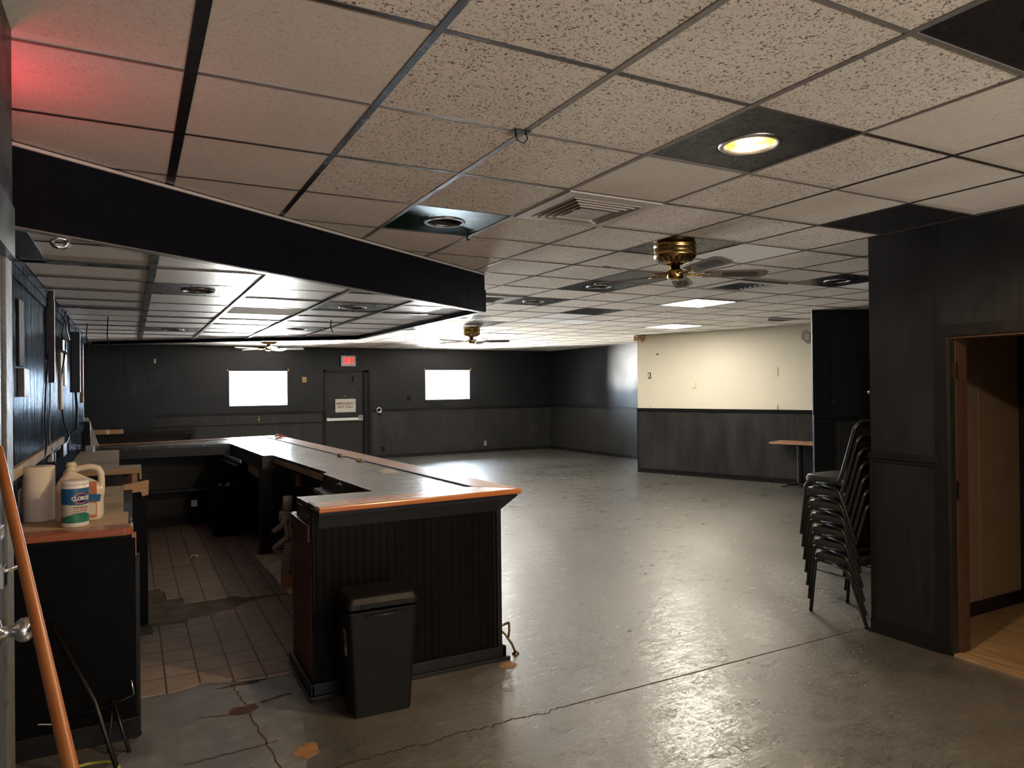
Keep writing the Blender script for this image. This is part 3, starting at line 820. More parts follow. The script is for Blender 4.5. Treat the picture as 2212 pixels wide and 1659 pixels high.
# ------------------------------------------------------------------ lit ceiling panels
PL = ['lit square ceiling panel light nearest the camera, beyond the first fan', 'lit square ceiling panel light above the cream wall', 'lit square ceiling panel light behind the second brass fan']
pf = None
for (i, j), lb in zip(PANEL_TILES, PL):
    x0, x1, y0, y1 = gx(i), gx(i + 1), gy(j), gy(j + 1); c = ((x0 + x1) / 2, (y0 + y1) / 2)
    t = thing('panel_light', lb, 'ceiling light', (c[0], c[1], CE), 0, 'lit ceiling panels')
    mb = MB(); mb.m(M['white_paint']); a, b = x1 - x0, y1 - y0; f = .02
    for q in ((-a / 2, -a / 2 + f, -b / 2, b / 2), (a / 2 - f, a / 2, -b / 2, b / 2), (-a / 2, a / 2, -b / 2, -b / 2 + f), (-a / 2, a / 2, b / 2 - f, b / 2)): mb.box(*q, -.010, .03)
    build('light_frame', mb, parent=t, local=True)
    mb = MB(); mb.m(M['panel_glow']).box(-a / 2 + f, a / 2 - f, -b / 2 + f, b / 2 - f, -.007, .02); build('diffuser', mb, parent=t, local=True)

# ------------------------------------------------------------------ ceiling vents
VL = {(3, 2): 'square cream ceiling vent with nested pyramid vanes nearest the camera', (8, 5): 'square slotted return vent beyond the first brass fan', (5, 8): 'small square vent partly hidden by the canopy corner', (13, 9): 'far square vent near the top of the cream wall'}
for (i, j), kd in VENT_TILES.items():
    x0, x1, y0, y1 = gx(i), gx(i + 1), gy(j), gy(j + 1); a, b = (x1 - x0) / 2, (y1 - y0) / 2
    t = thing('ceiling_vent', VL[(i, j)], 'vent', ((x0 + x1) / 2, (y0 + y1) / 2, CE), 0, 'ceiling vents')
    mb = MB(); mb.m(M['vent_white'])
    def sqring(mb, o0, z0, o1, z1):
        for k in range(4):
            s = [(-1, -1), (1, -1), (1, 1), (-1, 1)]; p, q = s[k], s[(k + 1) % 4]
            mb.poly([(p[0] * (a - o0), p[1] * (b - o0), z0), (q[0] * (a - o0), q[1] * (b - o0), z0), (q[0] * (a - o1), q[1] * (b - o1), z1), (p[0] * (a - o1), p[1] * (b - o1), z1)])
    if kd == 'diffuser':
        sqring(mb, .004, -.002, .004, -.010); sqring(mb, .004, -.010, .075, -.012); sqring(mb, .075, -.012, .078, .02); build('vent_frame', mb, parent=t, local=True)
        mb = MB(); mb.m(M['vent_white'])
        for k in range(4):
            o_ = .082 + .032 * k
            sqring(mb, o_, -.012 - .004 * k, o_ + .042, .034 - .004 * k); sqring(mb, o_, -.012 - .004 * k, o_ + .003, -.016 - .004 * k)
        o_ = .082 + .032 * 4; mb.poly([(-(a - o_), -(b - o_), -.026), (a - o_, -(b - o_), -.026), (a - o_, b - o_, -.026), (-(a - o_), b - o_, -.026)])
        build('vanes', mb, parent=t, local=True)
    else:
        sqring(mb, .003, -.002, .003, -.012); sqring(mb, .003, -.012, .03, -.012); sqring(mb, .03, -.012, .03, .02)
        sqring(mb, .075, -.012, .10, -.012); sqring(mb, .10, -.012, .10, .0); sqring(mb, .075, -.012, .075, .0); build('vent_frame', mb, parent=t, local=True)
        mb = MB(); mb.m(M['vent_white'])
        for k in range(7):
            yy = -b + .125 + k * (2 * b - .25) / 6; mb.poly([(-(a - .11), yy - .018, -.010), (a - .11, yy - .018, -.010), (a - .11, yy + .018, .012), (-(a - .11), yy + .018, .012)])
        build('vanes', mb, parent=t, local=True)
    mb = MB(); mb.m(M['black_matte']).box(-a + .01, a - .01, -b + .01, b - .01, .045, .05); build('duct_back', mb, parent=t, local=True)

# ------------------------------------------------------------------ ceiling fans
def ceiling_fan(label, loc, ang0, blade='blade', rb=.15):
    t = thing('ceiling_fan', label, 'ceiling fan', loc, 0, 'flush brass ceiling fans')
    mb = MB(); mb.m(M['brass']); k = rb / .15
    mb.lathe([(.140 * k, 0), (.143 * k, -.02), (.150 * k, -.024), (.150 * k, -.036), (.146 * k, -.042), (.146 * k, -.085), (.150 * k, -.09), (.150 * k, -.105), (.141 * k, -.118)], n=48)
    mb.m(M['brass_dark']).lathe([(.1462 * k, -.05), (.1475 * k, -.055), (.1475 * k, -.075), (.1462 * k, -.08)], n=48)
    build('motor_housing', mb, parent=t, local=True)
    mb = MB(); mb.m(M['brass']).lathe([(.141 * k, -.118), (.115 * k, -.142), (.075 * k, -.155), (.06 * k, -.158)], n=48)
    mb.m(M['black_matte'])
    for q in range(20):
        a0 = 2 * PI * q / 20
        p = [(.1365, -.125, -.045), (.1365, -.125, .045), (.107, -.1482, .06), (.107, -.1482, -.06)]
        mb.poly([(r * k * math.cos(a0 + d * 1.2), r * k * math.sin(a0 + d * 1.2), z - .0012) for r, z, d in p])
    build('vented_skirt', mb, parent=t, local=True)
    mb = MB(); mb.m(M['brass']).lathe([(.035, -.155), (.035, -.195), (.052, -.20), (.057, -.21), (.057, -.25), (.050, -.262), (.030, -.27), (0, -.272)], n=32)
    mb.m(M['black_matte']).box(-.006, .006, -.060, -.052, -.24, -.225); build('hub', mb, parent=t, local=True)
    for q in range(5):
        a = ang0 + q * 72
        mt = Matrix.Rotation(R(a), 4, 'Z')
        tilt = Matrix.Translation((0, 0, -.232)) @ Matrix.Rotation(R(-13), 4, 'X')
        # brass arm
        mb = MB(); mb.m(M['brass'])
        for s in (-1, 1): mb.tube([(.05, .006 * s, -.215), (.09, .018 * s, -.236), (.13, .03 * s, -.236), (.17, .022 * s, -.236), (.20, .004 * s, -.236)], .006, 6)
        mb.box(.17, .235, -.03, .03, -.2385, -.2345)
        mb.xf(mt); arm = build('blade_arm', mb, parent=t, local=True)
        # blade
        out = [(.20, -.052), (.30, -.060), (.57, -.070), (.615, -.064), (.645, -.035), (.645, .035), (.615, .064), (.57, .070), (.30, .060), (.20, .052)]
        mb = MB(); mb.m(M[blade]).prism(out, -.003, .003); mb.xf(mt @ tilt); b = build('blade', mb, parent=t, local=True)
        mb = MB(); mb.m(M['cane']); mb.prism([(.33, -.032), (.36, -.036), (.55, -.042), (.58, -.030), (.58, .030), (.55, .042), (.36, .036), (.33, .032)], -.0042, -.0030); mb.xf(mt @ tilt)
        build('cane_insert', mb, parent=b, local=True)
    mb = MB(); mb.m(M['brass']).tube([(.02, -.05, -.262), (.022, -.053, -.31)], .0015, 5).lathe([(0, -.31), (.005, -.315), (.005, -.328), (0, -.332)], c=(.022, -.053, 0), n=10); build('pull_chain', mb, parent=t, local=True)
    return t
ceiling_fan('large brass ceiling fan with cane blades nearest the camera', (3.40, 3.88, CE), -30)
ceiling_fan('brass ceiling fan with brown blades just right of the canopy corner', (5.05, 10.85, CE), -95)
ceiling_fan('far ceiling fan with pale blades above the left window', (2.29, 14.0, CE), -90, 'blade_white', .16)

# ------------------------------------------------------------------ bar
ZT = 1.07
def bar():
    b = thing('bar_counter', 'black beadboard bar counter with red brown end panel', 'bar', (1.5, 4.1, 0))
    FX = lambda y: 2.06 - (y - 4.03) * .051          # outer face of the long side
    mb = MB(); mb.m(M['black_door'])
    mb.prism([(.915, 4.05), (2.045, 4.05), (2.045, 4.14), (1.38, 4.14), (1.38, 4.42), (.915, 4.50)], 0, ZT - .035)
    build('end_carcass', mb, parent=b)
    # beaded front facing the camera
    mb = MB(); mb.m(M['bead_bar']).box(.884, 2.05, 4.03, 4.052, .08, 1.035); build('front_panel', mb, parent=b)
    mb = MB(); mb.m(M['trim_black']).box(2.035, 2.065, 4.022, 4.05, .08, 1.0).box(2.015, 2.02, 4.026, 4.034, .08, 1.0); build('corner_bead', mb, parent=b)
    # dark red end panel facing the aisle
    mb = MB(); mb.m(M['wood_red']).box(.885, .912, 4.053, 4.60, 0, .955)
    for k in range(8): mb.box(.881, .885, 4.06 + k * .065, 4.062 + k * .065, .10, .88)
    build('end_panel', mb, parent=b, label='dark red brown wooden end panel')
    mb = MB(); mb.m(M['wood_red']).box(.868, .884, 4.08, 4.56, .86, .955, .003); build('end_cap_board', mb, parent=b)
    mb = MB(); mb.m(M['black_door']).box(.893, .915, 4.08, 4.50, .955, 1.03); mb.m(M['wood_raw']).poly([(.892, 4.22, 1.0), (.892, 4.17, 1.0), (.892, 4.20, .975)]); build('torn_edge', mb, parent=b)
    # long side and far side (outer skins)
    mb = MB(); mb.m(M['bead'])
    mb.prism([(2.06, 4.05), (FX(10.55), 10.55), (FX(10.55) - .1, 10.5), (1.96, 4.14)], 0, ZT - .035); build('long_side', mb, parent=b)
    mb = MB(); mb.m(M['black_door']); mb.prism([(FX(10.55), 10.55), (-.51, 10.08), (-.51, 9.98), (FX(10.55) - .1, 10.42)], 0, ZT - .035); build('far_side', mb, parent=b)
    mb = MB(); mb.m(M['trim_black']); mb.prism([(1.5, 10.36), (-.45, 9.95), (-.45, 9.90), (1.5, 10.31)], .36, .40); mb.prism([(1.5, 10.36), (-.45, 9.95), (-.45, 9.88), (1.5, 10.29)], .0, .12); mb.box(.2, .9, 9.98, 10.1, .44, .47)
    build('inner_rail', mb, parent=b)
    # corner crown under the overhang
    mb = MB(); mb.m(M['trim_black'])
    mb.extrude_path([(0, 0), (.135, .085), (.135, .098), (0, .098)], (2.05, 4.02, .94), (FX(10.5), 10.5, .94))
    mb.extrude_path([(0, 0), (.012, .07), (.012, .098), (0, .098)], (.92, 4.03, .94), (2.06, 4.03, .94))
    mb.poly([(2.05, 4.02, .94), (2.185, 4.02, 1.025), (2.185, 4.02, 1.038), (2.05, 4.02, 1.038)])
    build('crown_moulding', mb, parent=b)
    # plinth
    mb = MB(); mb.m(M['trim_black'])
    mb.box(.868, 2.085, 4.005, 4.03, 0, .085).box(.862, .885, 4.005, 4.62, 0, .085).box(2.06, 2.085, 4.005, 10.2, 0, .0)
    mb.prism([(2.058, 4.005), (2.083, 4.005), (FX(10.5) + .025, 10.5), (FX(10.5), 10.5)], 0, .085)
    mb.prism([(.855, 3.985), (2.105, 3.985), (2.105, 4.01), (.855, 4.01)], 0, .022).box(.85, .87, 3.985, 4.62, 0, .022)
    build('plinth', mb, parent=b, bevel=.004)
    # posts and aprons under the worktop, inside
    mb = MB(); mb.m(M['black_door']).box(1.165, 1.290, 7.72, 7.80, 0, .93); build('support_post', mb, parent=b)
    for pts, z0 in (([(1.155, 7.50), (1.075, 9.5), (1.10, 9.5), (1.18, 7.50)], .925), ([(1.155, 7.48), (1.30, 7.48), (1.30, 7.50), (1.155, 7.50)], .93), ([(-.5, 9.53), (1.085, 9.46), (1.085, 9.49), (-.5, 9.56)], .93), ([(1.355, 4.47), (1.300, 5.55), (1.32, 5.55), (1.375, 4.47)], .94)):
        mb = MB(); mb.m(M['black_door']); mb.prism(pts, z0, ZT - .032); build('apron', mb, parent=b)
    mb = MB(); mb.m(M['wood_raw']); mb.prism([(1.34, 5.75), (1.255, 7.46), (1.285, 7.46), (1.37, 5.75)], .99, ZT - .034); build('bare_edge_strip', mb, parent=b, label='bare pinkish wood strip under the worktop edge')
    mb = MB(); mb.m(M['wood_raw']); mb.box(1.17, 1.20, 7.85, 8.6, .80, .89).box(1.62, 1.66, 6.9, 7.1, .72, .84).box(1.63, 1.66, 7.6, 7.7, .72, .86); build('bare_block', mb, parent=b, label='bare lumber blocks')
    mb = MB(); mb.m(M['black_door']); mb.prism([(1.62, 4.6), (1.36, 9.6), (1.40, 9.6), (1.66, 4.6)], 0, .95); build('inner_back', mb, parent=b)
    mb = MB(); mb.m(M['wood_raw']).box(1.48, 1.585, 6.32, 6.42, .75, .86).box(1.44, 1.53, 7.25, 7.3, .76, .88); build('mounting_block', mb, parent=b, label='bare wood blocks screwed to the inner back')
    # small steel shelf ledge
    mb = MB(); mb.m(M['grey_plastic']).box(1.245, 1.60, 4.75, 5.62, .925, .955, .003); mb.m(M['black_door']).box(1.30, 1.40, 4.85, 5.0, .80, .925); build('ledge', mb, parent=b, label='grey ledge below the worktop')
    # foot-rail bracket
    mb = MB(); mb.m(M['brass_dark'])
    mb.tube([(2.055, 4.16, .155), (2.10, 4.15, .155), (2.165, 4.12, .185)], .008).tube([(2.09, 4.15, .155), (2.13, 4.11, .12), (2.16, 4.07, .06), (2.175, 4.055, .012)], .008).tube([(2.165, 4.12, .185), (2.158, 4.10, .14), (2.145, 4.09, .10)], .008)
    mb.lathe([(0, .0), (.024, 0), (.022, .008), (.010, .016), (0, .016)], c=(2.177, 4.052, 0), n=16); build('foot_rail_bracket', mb, parent=b)
    # ------------- worktop
    w = thing('bar_worktop', 'long black laminate bar top with varnished orange wood rim', 'bar top', (1.7, 4.2, ZT - .034))
    outer = [(.905, 3.955), (2.215, 4.015), (1.865, 10.68), (-.515, 10.18)]
    rim = [(.895, 4.135), (1.975, 4.27), (1.645, 10.32), (-.515, 9.87)]
    inner = [(.885, 4.46), (1.357, 4.44), (1.305, 5.56), (1.36, 5.66), (1.255, 7.46), (1.155, 7.46), (1.075, 9.45), (-.515, 9.53)]
    mb = MB(); mb.m(M['laminate'])
    # laminate field as strips so the outline stays simple
    z0, z1 = ZT - .034, ZT - .004
    mb.prism([rim[0], rim[1], (1.357, 4.44), (.885, 4.46)], z0, z1)
    mb.prism([rim[1], rim[2], inner[6], inner[5], inner[4], inner[3], inner[2], (1.357, 4.44)], z0, z1)
    mb.prism([rim[2], rim[3], inner[7], inner[6]], z0, z1)
    build('laminate_field', mb, parent=w)
    def rimpiece(name, o0, o1, i0, i1, mat):
        mb = MB(); mb.m(M[mat]).prism([o0, o1, i1, i0], ZT - .034, ZT)
        o = build(name, mb, parent=w, bevel=.008); return o
    rimpiece('wood_rim', outer[0], outer[1], rim[0], rim[1], 'wood_orange_x')
    rimpiece('wood_rim', outer[1], outer[2], rim[1], rim[2], 'wood_orange')
    rimpiece('wood_rim', outer[2], outer[3], rim[2], rim[3], 'wood_orange_x')
    mb = MB(); mb.m(M['black_matte'])
    def line(a, b, wd=.008):
        a = Vector(a); b = Vector(b); d = (b - a).normalized(); n_ = Vector((-d.y, d.x)) * wd
        mb.prism([a + n_, b + n_, b - n_, a - n_], ZT - .006, ZT + .0006)
    line(rim[1], rim[2], .011); line(rim[2], rim[3], .006)
    build('rim_gap', mb, parent=w)
    mb = MB(); mb.m(M['black_metal']).box(.888, .903, 3.97, 4.15, ZT - .012, ZT + .006); build('end_strip', mb, parent=w)
bar()

def tagd(o, label, cat, group=None): return tag(o, label, cat, group)

# things lying on the bar
mb = MB(); mb.m(M['red'])
rnd = random.Random(2)
mb.grid(lambda u, v: (1.755 + u * .10 - .02 * v + .012 * math.sin(9 * v), 10.02 + v * .26, ZT + .004 + .05 * abs(math.sin(7 * u + 5 * v)) * (1 - abs(2 * v - 1))), 6, 6)
tagd(build('crumpled_wrapper', mb, recalc=True), 'crumpled red wrapper on the far corner of the bar top', 'wrapper')
for k, (x, y, lb) in enumerate(((1.80, 6.93, 'small brass hinge plate on the bar top, farther of the two'), (1.825, 6.35, 'small brass hinge plate on the bar top, nearer of the two'))):
    t = thing('hinge_plate', lb, 'hinge', (x, y, ZT), R(88), 'hinge plates on the bar top')
    mb = MB(); mb.m(M['brass']).box(-.10, .10, -.022, .022, 0.0006, .005, .001); build('leaf_plate', mb, parent=t, local=True)
    mb = MB(); mb.m(M['brass_dark']).box(-.03, .05, -.012, .02, .005, .022, .003); build('knuckle', mb, parent=t, local=True)
mb = MB(); mb.m(M['paper']); mb.grid(lambda u, v: (1.70 + u * .13 + .03 * v, 5.28 + v * .26, ZT - .0025 + .006 * math.sin(3 * u) * v), 4, 4)
tagd(build('paper_scrap', mb), 'pale paper scrap on the bar laminate beside the wood rim', 'paper')
for k, (y0, cv, lb) in enumerate(((5.44, .06, 'curled grey plastic strip on the ledge, longer of the two'), (5.12, .09, 'curled grey plastic strip on the ledge, standing up beside the longer'))):
    mb = MB(); mb.m(M['grey_plastic'])
    mb.grid(lambda u, v: (1.29 + v * .05 + .10 * u + .02 * math.sin(4 * u), y0 - .55 * u * (1 if k == 0 else .5), .958 + cv * abs(math.sin(5.5 * u + k)) * (1 - u) + .004 * v + .02 * v * (1 - u)), 14, 3)
    tagd(build('plastic_strip', mb), lb, 'plastic strip', 'curled plastic strips under the bar')
# metal rail strip hanging at the inner corner of the bar
t = thing('speed_rail', 'bright metal rail hung at the inner far corner of the bar', 'rail', (1.03, 9.2, .86))
mb = MB(); mb.m(M['metal']); mb.prism([(1.075, 8.55), (1.01, 9.42), (1.03, 9.42), (1.095, 8.55)], .90, .935); build('rail_lip', mb, parent=t)
mb = MB(); mb.m(M['chrome']); mb.prism([(1.02, 8.50), (.96, 9.40), (1.00, 9.42), (1.07, 8.52)], .872, .886); build('rail_tray', mb, parent=t)
# drain pipes under the bar
t = thing('drain_pipe', 'dirty pale drain pipes under the bar behind the end panel', 'pipe', (1.19, 6.35, .0))
P0 = (1.17, 6.40)
mb = MB(); mb.m(M['pvc'])
mb.tube([(1.20, 6.42, .79), (1.20, 6.42, .74), (1.185, 6.42, .64)], .042, 14).tube([(1.185, 6.42, .66), (1.17, 6.42, .58)], .055, 14); build('tail_pipe', mb, parent=t)
mb = MB(); mb.m(M['pvc']); mb.tube([(1.245, 6.40, .62), (1.24, 6.40, .50), (1.205, 6.40, .36), (1.18, 6.40, .20), (1.18, 6.40, .0)], .045, 14); build('trap_pipe', mb, parent=t)
mb = MB(); mb.m(M['pvc']); mb.tube([(1.19, 6.36, .62), (1.12, 6.36, .54), (1.06, 6.36, .50)], .022, 10).tube([(1.20, 6.36, .46), (1.12, 6.36, .40), (1.06, 6.36, .35)], .022, 10).tube([(1.16, 6.35, .58), (1.19, 6.35, .40)], .018, 10); build('branch_pipe', mb, parent=t)
mb = MB(); mb.m(M['pvc']); mb.tube([(1.245 + .045 * math.cos(a * PI / 8), 6.33, .545 + .05 * math.sin(a * PI / 8)) for a in range(16)], .012, 8, closed=True); build('pipe_clamp', mb, parent=t)
mb = MB(); mb.m(M['wood_raw']); mb.prism([(1.14, 6.30), (1.31, 6.32), (1.31, 6.46), (1.14, 6.44)], 0, .12); tagd(build('wood_offcut', mb, bevel=.006), 'scrap wood block on the floor below the drain pipes', 'wood block')
# dark bin behind the bar
t = thing('dark_waste_bin', 'dark round bin behind the bar near its far inner corner', 'bin', (1.0, 9.1, 0))
mb = MB(); mb.m(M['black_plastic']); mb.lathe([(0, 0), (.165, 0), (.19, .58), (.200, .585), (.200, .61), (.185, .61), (.16, .05), (0, .04)], c=(1.0, 9.1, 0), n=32); build('bin_body', mb, parent=t)
mb = MB(); mb.m(M['cardboard']); mb.grid(lambda u, v: (.90 + .12 * u, 8.98 + .1 * v, .60 + .03 * math.sin(5 * u + 3 * v)), 4, 4); build('bin_liner', mb, parent=t)
# thermostat / cutoff on far inner face
mb = MB(); mb.m(M['white_plastic']).box(.66, .73, 9.90, 9.94, .25, .33, .006); tagd(build('outlet_box', mb), 'small white outlet box low on the dark far side of the bar', 'outlet')
# mat and tray on the floor behind the bar
mb = MB(); mb.m(M['mat_tan']); mb.prism([(1.11, 7.72), (1.35, 7.74), (1.60, 7.4), (1.60, 6.2), (1.15, 6.12), (1.13, 6.5), (1.145, 6.7), (1.12, 7.2)], .012, .020); tagd(build('floor_mat', mb), 'torn tan mat on the floor behind the bar', 'mat')
t = thing('plastic_tray', 'white plastic tray lid lying on the tan mat', 'tray', (1.38, 7.0, .02))
mb = MB(); mb.m(M['white_plastic'])
tr = [(1.24, 6.80), (1.28, 6.74), (1.57, 6.74), (1.57, 7.32), (1.28, 7.32), (1.24, 7.26)]
mb.prism(tr, .02, .04); sc = lambda k: [(1.405 + (x - 1.405) * k, 7.03 + (y - 7.03) * k) for x, y in tr]
build('tray_rim', mb, parent=t, bevel=.005)
mb = MB(); mb.m(M['white_plastic']).prism(sc(.84), .04, .055); mb.m(M['grey_plastic']).prism(sc(.74), .055, .057); build('tray_panel', mb, parent=t, bevel=.003)
mb = MB(); mb.m(M['chrome'])
for k in range(4): mb.tube([(1.27 + .02 * k, 7.66, .022 + .03 * k), (1.50, 7.66, .022 + .03 * k)], .004, 6)
mb.tube([(1.27, 7.66, .022), (1.34, 7.66, .125)], .004, 6); tagd(build('wire_rack', mb), 'small wire rack on the mat against the support post', 'rack')
mb = MB(); mb.m(M['paper']); mb.grid(lambda u, v: (.52 + .075 * u, 7.96 + .07 * v, .013 + .022 * abs(math.sin(4 * u + 2.5 * v))), 5, 5); tagd(build('tissue_scrap', mb), 'crumpled white tissue scrap on the brown tiles', 'tissue')

# ------------------------------------------------------------------ floor behind the bar: tiles with broken edges
mb = MB(); mb.m(M['screed']).box(-.515, 1.42, 4.60, 10.0, 0, .004); tag(build('trim_1', mb, recalc=False), kind='structure')
mb = MB(); mb.m(M['qtile'])
far_edge = [(-.40, 9.9), (-.40, 6.92), (.20, 6.92), (.205, 6.80), (.235, 6.76), (.24, 6.52), (.36, 6.52), (.36, 6.32), (.76, 6.32), (.80, 6.24), (.96, 6.22), (1.12, 6.19), (1.36, 6.19), (1.36, 8.4), (1.05, 9.0), (.80, 9.9)]
mb.prism(far_edge, .002, .012)
near_edge = [(-.40, 4.50), (.05, 4.50), (.20, 4.49), (.36, 4.55), (.55, 4.47), (.62, 4.46), (.72, 4.44), (.88, 4.45), (1.36, 4.45), (1.36, 6.15), (.96, 6.13), (.78, 6.06), (.72, 5.96), (.56, 5.92), (.56, 5.86), (.36, 5.86), (.36, 5.78), (.12, 5.80), (.12, 5.62), (-.4, 5.62)]
mb.prism(near_edge, .002, .012)
tag(build('trim_2', mb, recalc=True), kind='structure')
# worn grey slab and chips at the mouth of the aisle
mb = MB(); mb.m(M['slab']); mb.prism([(-.02, 4.60), (.035, 4.04), (-.06, 3.86), (-.30, 3.4), (-.30, 2.9), (.55, 2.9), (.73, 3.44), (.78, 3.86), (.86, 4.42), (.87, 4.60)], 0, .004)
tag(build('trim_3', mb), kind='structure')
mb = MB(); mb.m(M['chip_tan'])
for pts in ([(.66, 3.42), (.70, 3.38), (.775, 3.42), (.78, 3.52), (.73, 3.53), (.66, 3.47)], [(1.98, 3.90), (2.05, 3.86), (2.10, 3.90), (2.07, 3.95), (2.0, 3.94)]):
    mb.prism(pts, 0, .0055)
mb.m(M['tile_edge'])
def jag(pts, n=5, amp=.018, seed=1):
    rn = random.Random(seed); out = []
    for i in range(len(pts)):
        a, b = pts[i], pts[(i + 1) % len(pts)]
        for k in range(n): out.append((a[0] + (b[0] - a[0]) * k / n + rn.uniform(-amp, amp), a[1] + (b[1] - a[1]) * k / n + rn.uniform(-amp, amp) * .7))
    return out
for k, pts in enumerate(([(.44, 4.03), (.52, 4.0), (.60, 4.05), (.58, 4.11), (.47, 4.11)], [(.40, 4.42), (.62, 4.40), (.70, 4.43), (.55, 4.455)], [(.60, 4.10), (.78, 4.14), (.80, 4.17), (.62, 4.13)])):
    c = (sum(p[0] for p in pts) / len(pts), sum(p[1] for p in pts) / len(pts)); ps = jag(pts, 5, .012, k)
    for i2 in range(len(ps)):
        a, b = ps[i2], ps[(i2 + 1) % len(ps)]; mb.poly([(c[0], c[1], .0056), (a[0], a[1], .0052), (b[0], b[1], .0052)])
for a, b in (((.50, 4.46), (.54, 4.10)), ((.54, 4.0), (.60, 3.2)), ((.30, 4.08), (.56, 4.0)), ((.20, 3.60), (.62, 3.62))):
    a = Vector(a); b = Vector(b); d = (b - a); nn = Vector((-d.y, d.x)).normalized() * .004
    rn = random.Random(9); L_ = [a + d * k / 14 + nn * rn.uniform(-2, 2) for k in range(15)]
    for p, q in zip(L_, L_[1:]): mb.poly([tuple(p + nn) + (.0054,), tuple(q + nn) + (.0054,), tuple(q - nn) + (.0054,), tuple(p - nn) + (.0054,)])
tag(build('trim_4', mb), kind='structure')

# ------------------------------------------------------------------ back bar on the left wall
def back_bar():
    c = thing('back_bar_cabinet', 'black back bar cabinet with worn wood top nearest the camera', 'cabinet', (-.25, 4.05, 0))
    mb = MB(); mb.m(M['black_matte']).box(-.512, .0, 4.05, 5.84, .0, 1.012); build('carcass', mb, parent=c)
    mb = MB(); mb.m(M['panel_black']).box(-.512, .012, 4.035, 4.05, .0, .99); build('end_panel', mb, parent=c)
    mb = MB(); mb.m(M['trim_black']).box(.0, .03, 4.05, 4.10, .02, .90).box(-.512, .03, 4.015, 4.05, 0, .10, .004); build('corner_trim', mb, parent=c)
    mb = MB(); mb.m(M['wood_counter'])
    top = [(-.512, 4.12), (-.02, 4.12), (-.02, 4.55), (-.045, 4.57), (-.055, 5.84), (-.512, 5.84)]
    mb.prism(top, 1.012, 1.046); build('worktop', mb, parent=c)
    mb = MB(); mb.m(M['wood_edge']); mb.prism([(-.512, 4.02), (-.03, 4.00), (.003, 4.03), (.0, 4.14), (-.512, 4.14)], 1.010, 1.0475); build('front_edge', mb, parent=c, bevel=.006)
    mb = MB(); mb.m(M['wood_edge']).box(-.004, .016, 4.04, 4.075, .90, 1.012); build('edge_lip', mb, parent=c)
    mb = MB(); mb.m(M['metal']); mb.prism([(-.012, 4.13), (-.004, 4.10), (.004, 4.12), (-.006, 4.42)], 1.012, 1.044); build('metal_tape', mb, parent=c)
    mb = MB(); mb.m(M['black_metal']); mb.tube([(-.30, 4.03, .16), (-.18, 4.02, .17), (-.06, 4.015, .195), (.0, 4.012, .215)], .004, 6); mb.m(M['chrome']).tube([(.0, 4.012, .215), (-.004, 4.013, .25), (-.012, 4.015, .29)], .005, 6); build('peeling_edge', mb, parent=c)
    s = thing('back_bar_post', 'tall black side post with bare wood cap beyond the near cabinet', 'post', (.03, 5.95, 0))
    mb = MB(); mb.m(M['panel_black']); mb.prism([(-.045, 5.90), (.098, 5.90), (.098, 6.0), (-.045, 6.0)], .0, 1.0); build('post_panel', mb, parent=s)
    mb = MB(); mb.m(M['wood_raw'])
    pr = [(-.055, 1.046), (-.055, .935), (-.02, .945), (-.01, .985), (.055, .99), (.065, .955), (.105, .965), (.108, 1.062), (.098, 1.07)]
    for y0, y1 in ((5.862, 5.905),):
        a = [mb.bm.verts.new((x, y0, z)) for x, z in pr]; b = [mb.bm.verts.new((x, y1, z)) for x, z in pr]
        n = len(pr)
        for i in range(n): mb._f([a[i], a[(i + 1) % n], b[(i + 1) % n], b[i]])
        mb._f(a); mb._f(list(reversed(b)))
    build('wood_cap', mb, parent=s, label='bare pale wood cap')
    f = thing('back_bar_shelf', 'far back bar shelf unit with worn tan top and open front', 'cabinet', (-.2, 7.1, 0))
    mb = MB(); mb.m(M['wood_counter']); mb.prism([(-.512, 7.03), (.072, 7.03), (.072, 7.40), (-.105, 7.42), (-.13, 9.42), (-.512, 9.42)], 1.018, 1.05); build('shelf_top', mb, parent=f)
    mb = MB(); mb.m(M['wood_raw']).box(-.512, .072, 7.022, 7.032, 1.008, 1.046).box(.058, .074, 7.025, 7.10, .955, 1.008); build('shelf_edge', mb, parent=f)
    mb = MB(); mb.m(M['wood_raw']).box(.0, .04, 7.06, 7.14, .0, 1.018); build('shelf_post', mb, parent=f, label='bare wood upright')
    mb = MB(); mb.m(M['wood_red']).box(-.512, .0, 7.5, 7.52, .0, 1.018); mb.m(M['black_matte']).box(-.512, -.13, 7.52, 9.42, 0, 1.018); build('shelf_back', mb, parent=f)
    mb = MB(); mb.m(M['black_matte']).box(-.512, -.04, 6.0, 7.0, .0, .86); tagd(build('under_counter_case', mb), 'black case under the back bar between post and shelf unit', 'cabinet')
back_bar()
# loose paper and boards on the far end of the back bar
mb = MB(); mb.m(M['white_paint']); mb.prism([(-.46, 9.30), (-.385, 9.22), (-.365, 9.25), (-.44, 9.33)], 1.051, 1.12); tagd(build('paper_tag', mb), 'small white paper tag standing at the far end of the tan shelf', 'paper')
mb = MB(); mb.m(M['white_plastic'])
a = [(-.50, 10.02, ZT), (-.35, 10.00, ZT), (-.47, 10.16, ZT + .34), (-.54 + .03, 10.17, ZT + .34)]
mb.poly(a); mb.poly([(p[0], p[1] + .012, p[2]) for p in reversed(a)])
tagd(build('white_board', mb), 'white board leaning on the wall at the far end of the bar top', 'board')
mb = MB(); mb.m(M['black_plastic']).box(-.515, -.44, 9.9, 10.0, ZT, ZT + .30); tagd(build('black_box', mb), 'narrow black box behind the leaning white board', 'box')
t = thing('wall_ledge', 'long black ledge low on the far wall left of the window', 'ledge', (.1, 16.9, 0))
mb = MB(); mb.m(M['trim_black']).box(-.95, 1.20, 16.62, 17.09, .82, .86); build('ledge_top', mb, parent=t)
